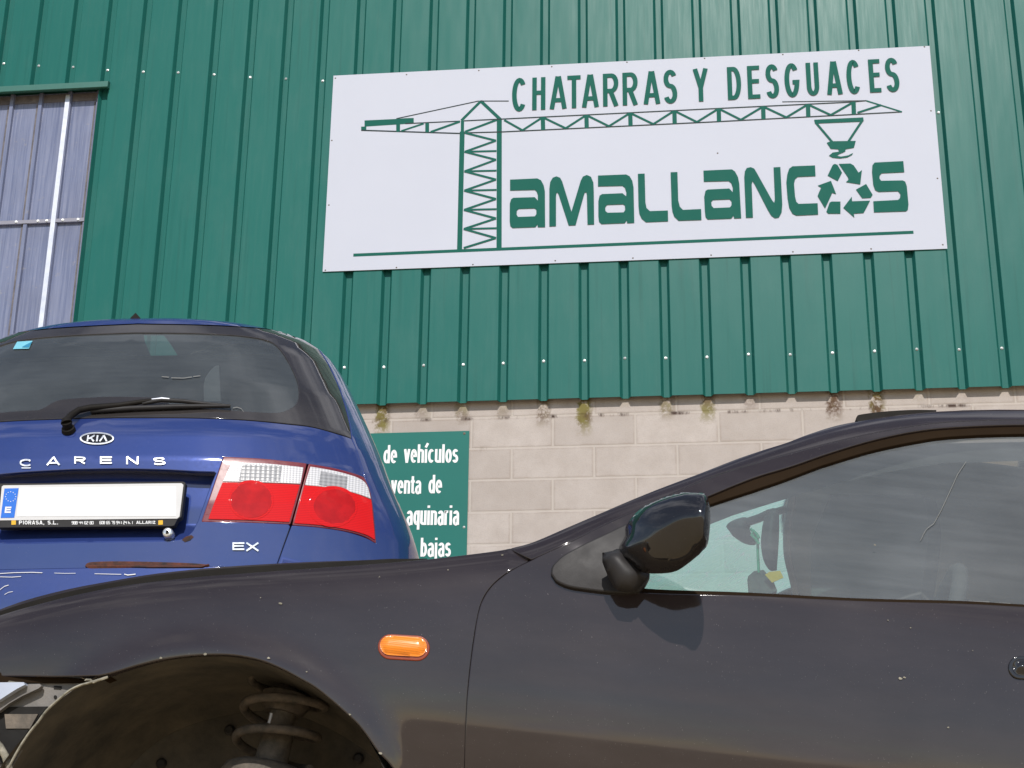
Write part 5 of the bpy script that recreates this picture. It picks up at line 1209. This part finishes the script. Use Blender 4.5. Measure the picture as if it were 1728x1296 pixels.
# bumper, handle dent
dent = SB.px(crv([(145, 955.5), (150, 951), (165, 949.5), (200, 948.8), (260, 949.8), (324, 952), (352, 954.5)])+crv([(340, 957), (270, 957.2), (208, 957.2), (150, 957)]))
panel(SB, 'tailgate_grip', [dent], 'rust', hatch, .01, off=.005, flange=.012, rnd=.002)
panel(SB, 'rust_spot', [SB.px([(307, 911), (313, 906), (323, 903), (327, 906), (321, 912), (312, 915)])], 'rust', hatch, .01, off=.0015, flange=0)
bt = SB.px([(0, 966), (120, 967), (205, 968)])
bl_loop = [(-2.2, .20), (2.2, .20), (2.2, .655), (1.2, .655), (-1.2, .655), (-2.2, .655)]
bump = panel(SB, 'bumper', [bl_loop], 'blue_paint', blue, .05, flange=.02, rnd=.004)
vs_ = []; an = np.linspace(-1.6, 1.6, 90)
for a in an: p = SB.pt(a, .657); q = p+Vector((0, .13, .006)); vs_ += [p, q]
mesh('bumper_top', vs_, [(2*i, 2*i+2, 2*i+3, 2*i+1) for i in range(len(an)-1)], 'blue_paint', bump, True)
for pts, wpx in (([(0, 968.5), (24, 967), (55, 966.4), (72, 967.2)], 1.1), ([(92, 967.6), (110, 968.2), (128, 968)], .7), ([(160, 968.8), (205, 969.8)], .9), ([(0, 974), (20, 974.5), (36, 973.5)], 1.0), ([(0, 996), (8, 990), (15, 988)], 1.2), ([(8, 1004), (15, 1000), (22, 999)], .9), ([(210, 969.5), (216, 971), (229, 969.5)], 1.6)):
    b = MB()
    for a, c in zip(pts, pts[1:]): bquad(b, [(a[0], a[1]-wpx/2), (c[0], c[1]-wpx/2), (c[0], c[1]+wpx/2), (a[0], a[1]+wpx/2)], .003)
    b.build('scuff', 'plate_rim', bump)
# cabin of the blue car
b = MB(); b.box((-.62, .95, .55), (.62, 1.10, 1.12)); sb = b.build('rear_seat', 'fabric', blue)
for xx in (-.38, .0, .38):
    q = MB(); q.box((xx-.13, .97, 1.13), (xx+.13, 1.07, 1.30)); o = q.build('headrest', 'fabric', sb)
    bm = bmesh.new(); bm.from_mesh(o.data); bmesh.ops.bevel(bm, geom=list(bm.edges), offset=.04, segments=3, affect='EDGES'); bm.to_mesh(o.data); bm.free()
b = MB(); b.box((-.80, .10, .45), (.80, 3.0, .50)); b.box((-.60, 3.0, .5), (.60, 3.05, 1.5)); b.box((-.62, .5, 1.50), (.52, 2.9, 1.515)); b.build('cabin_lining', 'dark_hole_shade', blue)
wq = [(344.5, 677), (343.5, 652), (346, 638), (354, 626), (362, 618), (369, 616), (371, 650), (372.5, 677)]
b = MB(); b.prism([bpl(x_, y_, .45) for x_, y_ in wq], (0, .012, 0)); b.build('pale_wedge', 'trim_light', blue)  # pale grey wedge added behind the rear pane
# front of the blue car
st_ = []
for d, zt2, tp in ((2.6, 1.62, 1.), (2.9, 1.45, .99), (3.35, 1.08, .98), (3.9, .98, .95), (4.25, .85, .88), (4.38, .6, .82), (4.36, .3, .80)):
    row = []
    for k in range(13):
        z = .28+(zt2-.28)*k/12; row.append((SB.W(min(z, 1.5))*tp, d, z))
    row += [(row[-1][0]*.66, d-.02, zt2+.02), (row[-1][0]*.33, d-.03, zt2+.03), (0, d-.04, zt2+.035)]
    st_.append(row+[(-x_, y_, z_) for x_, y_, z_ in row[-2::-1]])
mm_ = len(st_[0]); b = MB(); b.add([p for r in st_ for p in r], [(i*mm_+k, (i+1)*mm_+k, (i+1)*mm_+k+1, i*mm_+k+1) for i in range(len(st_)-1) for k in range(mm_-1)]); b.build('front_body', 'blue_paint', blue, 40)
def wheel(parent, x_, y_, axis, z_=.31, r=.31):
    q = MB(); q.lathe([(.20, -.09), (.27, -.10), (r-.01, -.085), (r, -.05), (r, .05), (r-.01, .085), (.27, .10), (.20, .09)], (x_, y_, z_), axis, 36); o = q.build('wheel', 'tyre', parent, 40)
    q = MB(); q.lathe([(.0001, -.05), (.06, -.06), (.17, -.07), (.205, -.085), (.205, .085), (.0001, .06)], (x_, y_, z_), axis, 24); q.build('rim', 'alu', o, 40)
for xx in (-.76, .76):
    for dd in (.70, 3.35): wheel(blue, xx, dd, (1 if xx < 0 else -1, 0, 0))
wheel(dark, 2.51, .12, (0, 1, 0), .30, .30); wheel(dark, 2.51, WID-.12, (0, -1, 0), .30, .30); wheel(dark, 0, WID-.12, (0, -1, 0), .30, .30)
for xx in (-.76, .76):
    for dd in (.70, 3.35):
        p = MB4@Vector((xx, dd, 0)); o = empty('concrete_block', Matrix.Translation((p.x, p.y, 0)), label='concrete block carrying a wheel of the blue car', cat='block', group='concrete blocks under the blue car')
        b = MB(); b.box((-.3, -.4, 0), (.3, .4, p.z+.002)); b.build('slab', 'concrete', o)
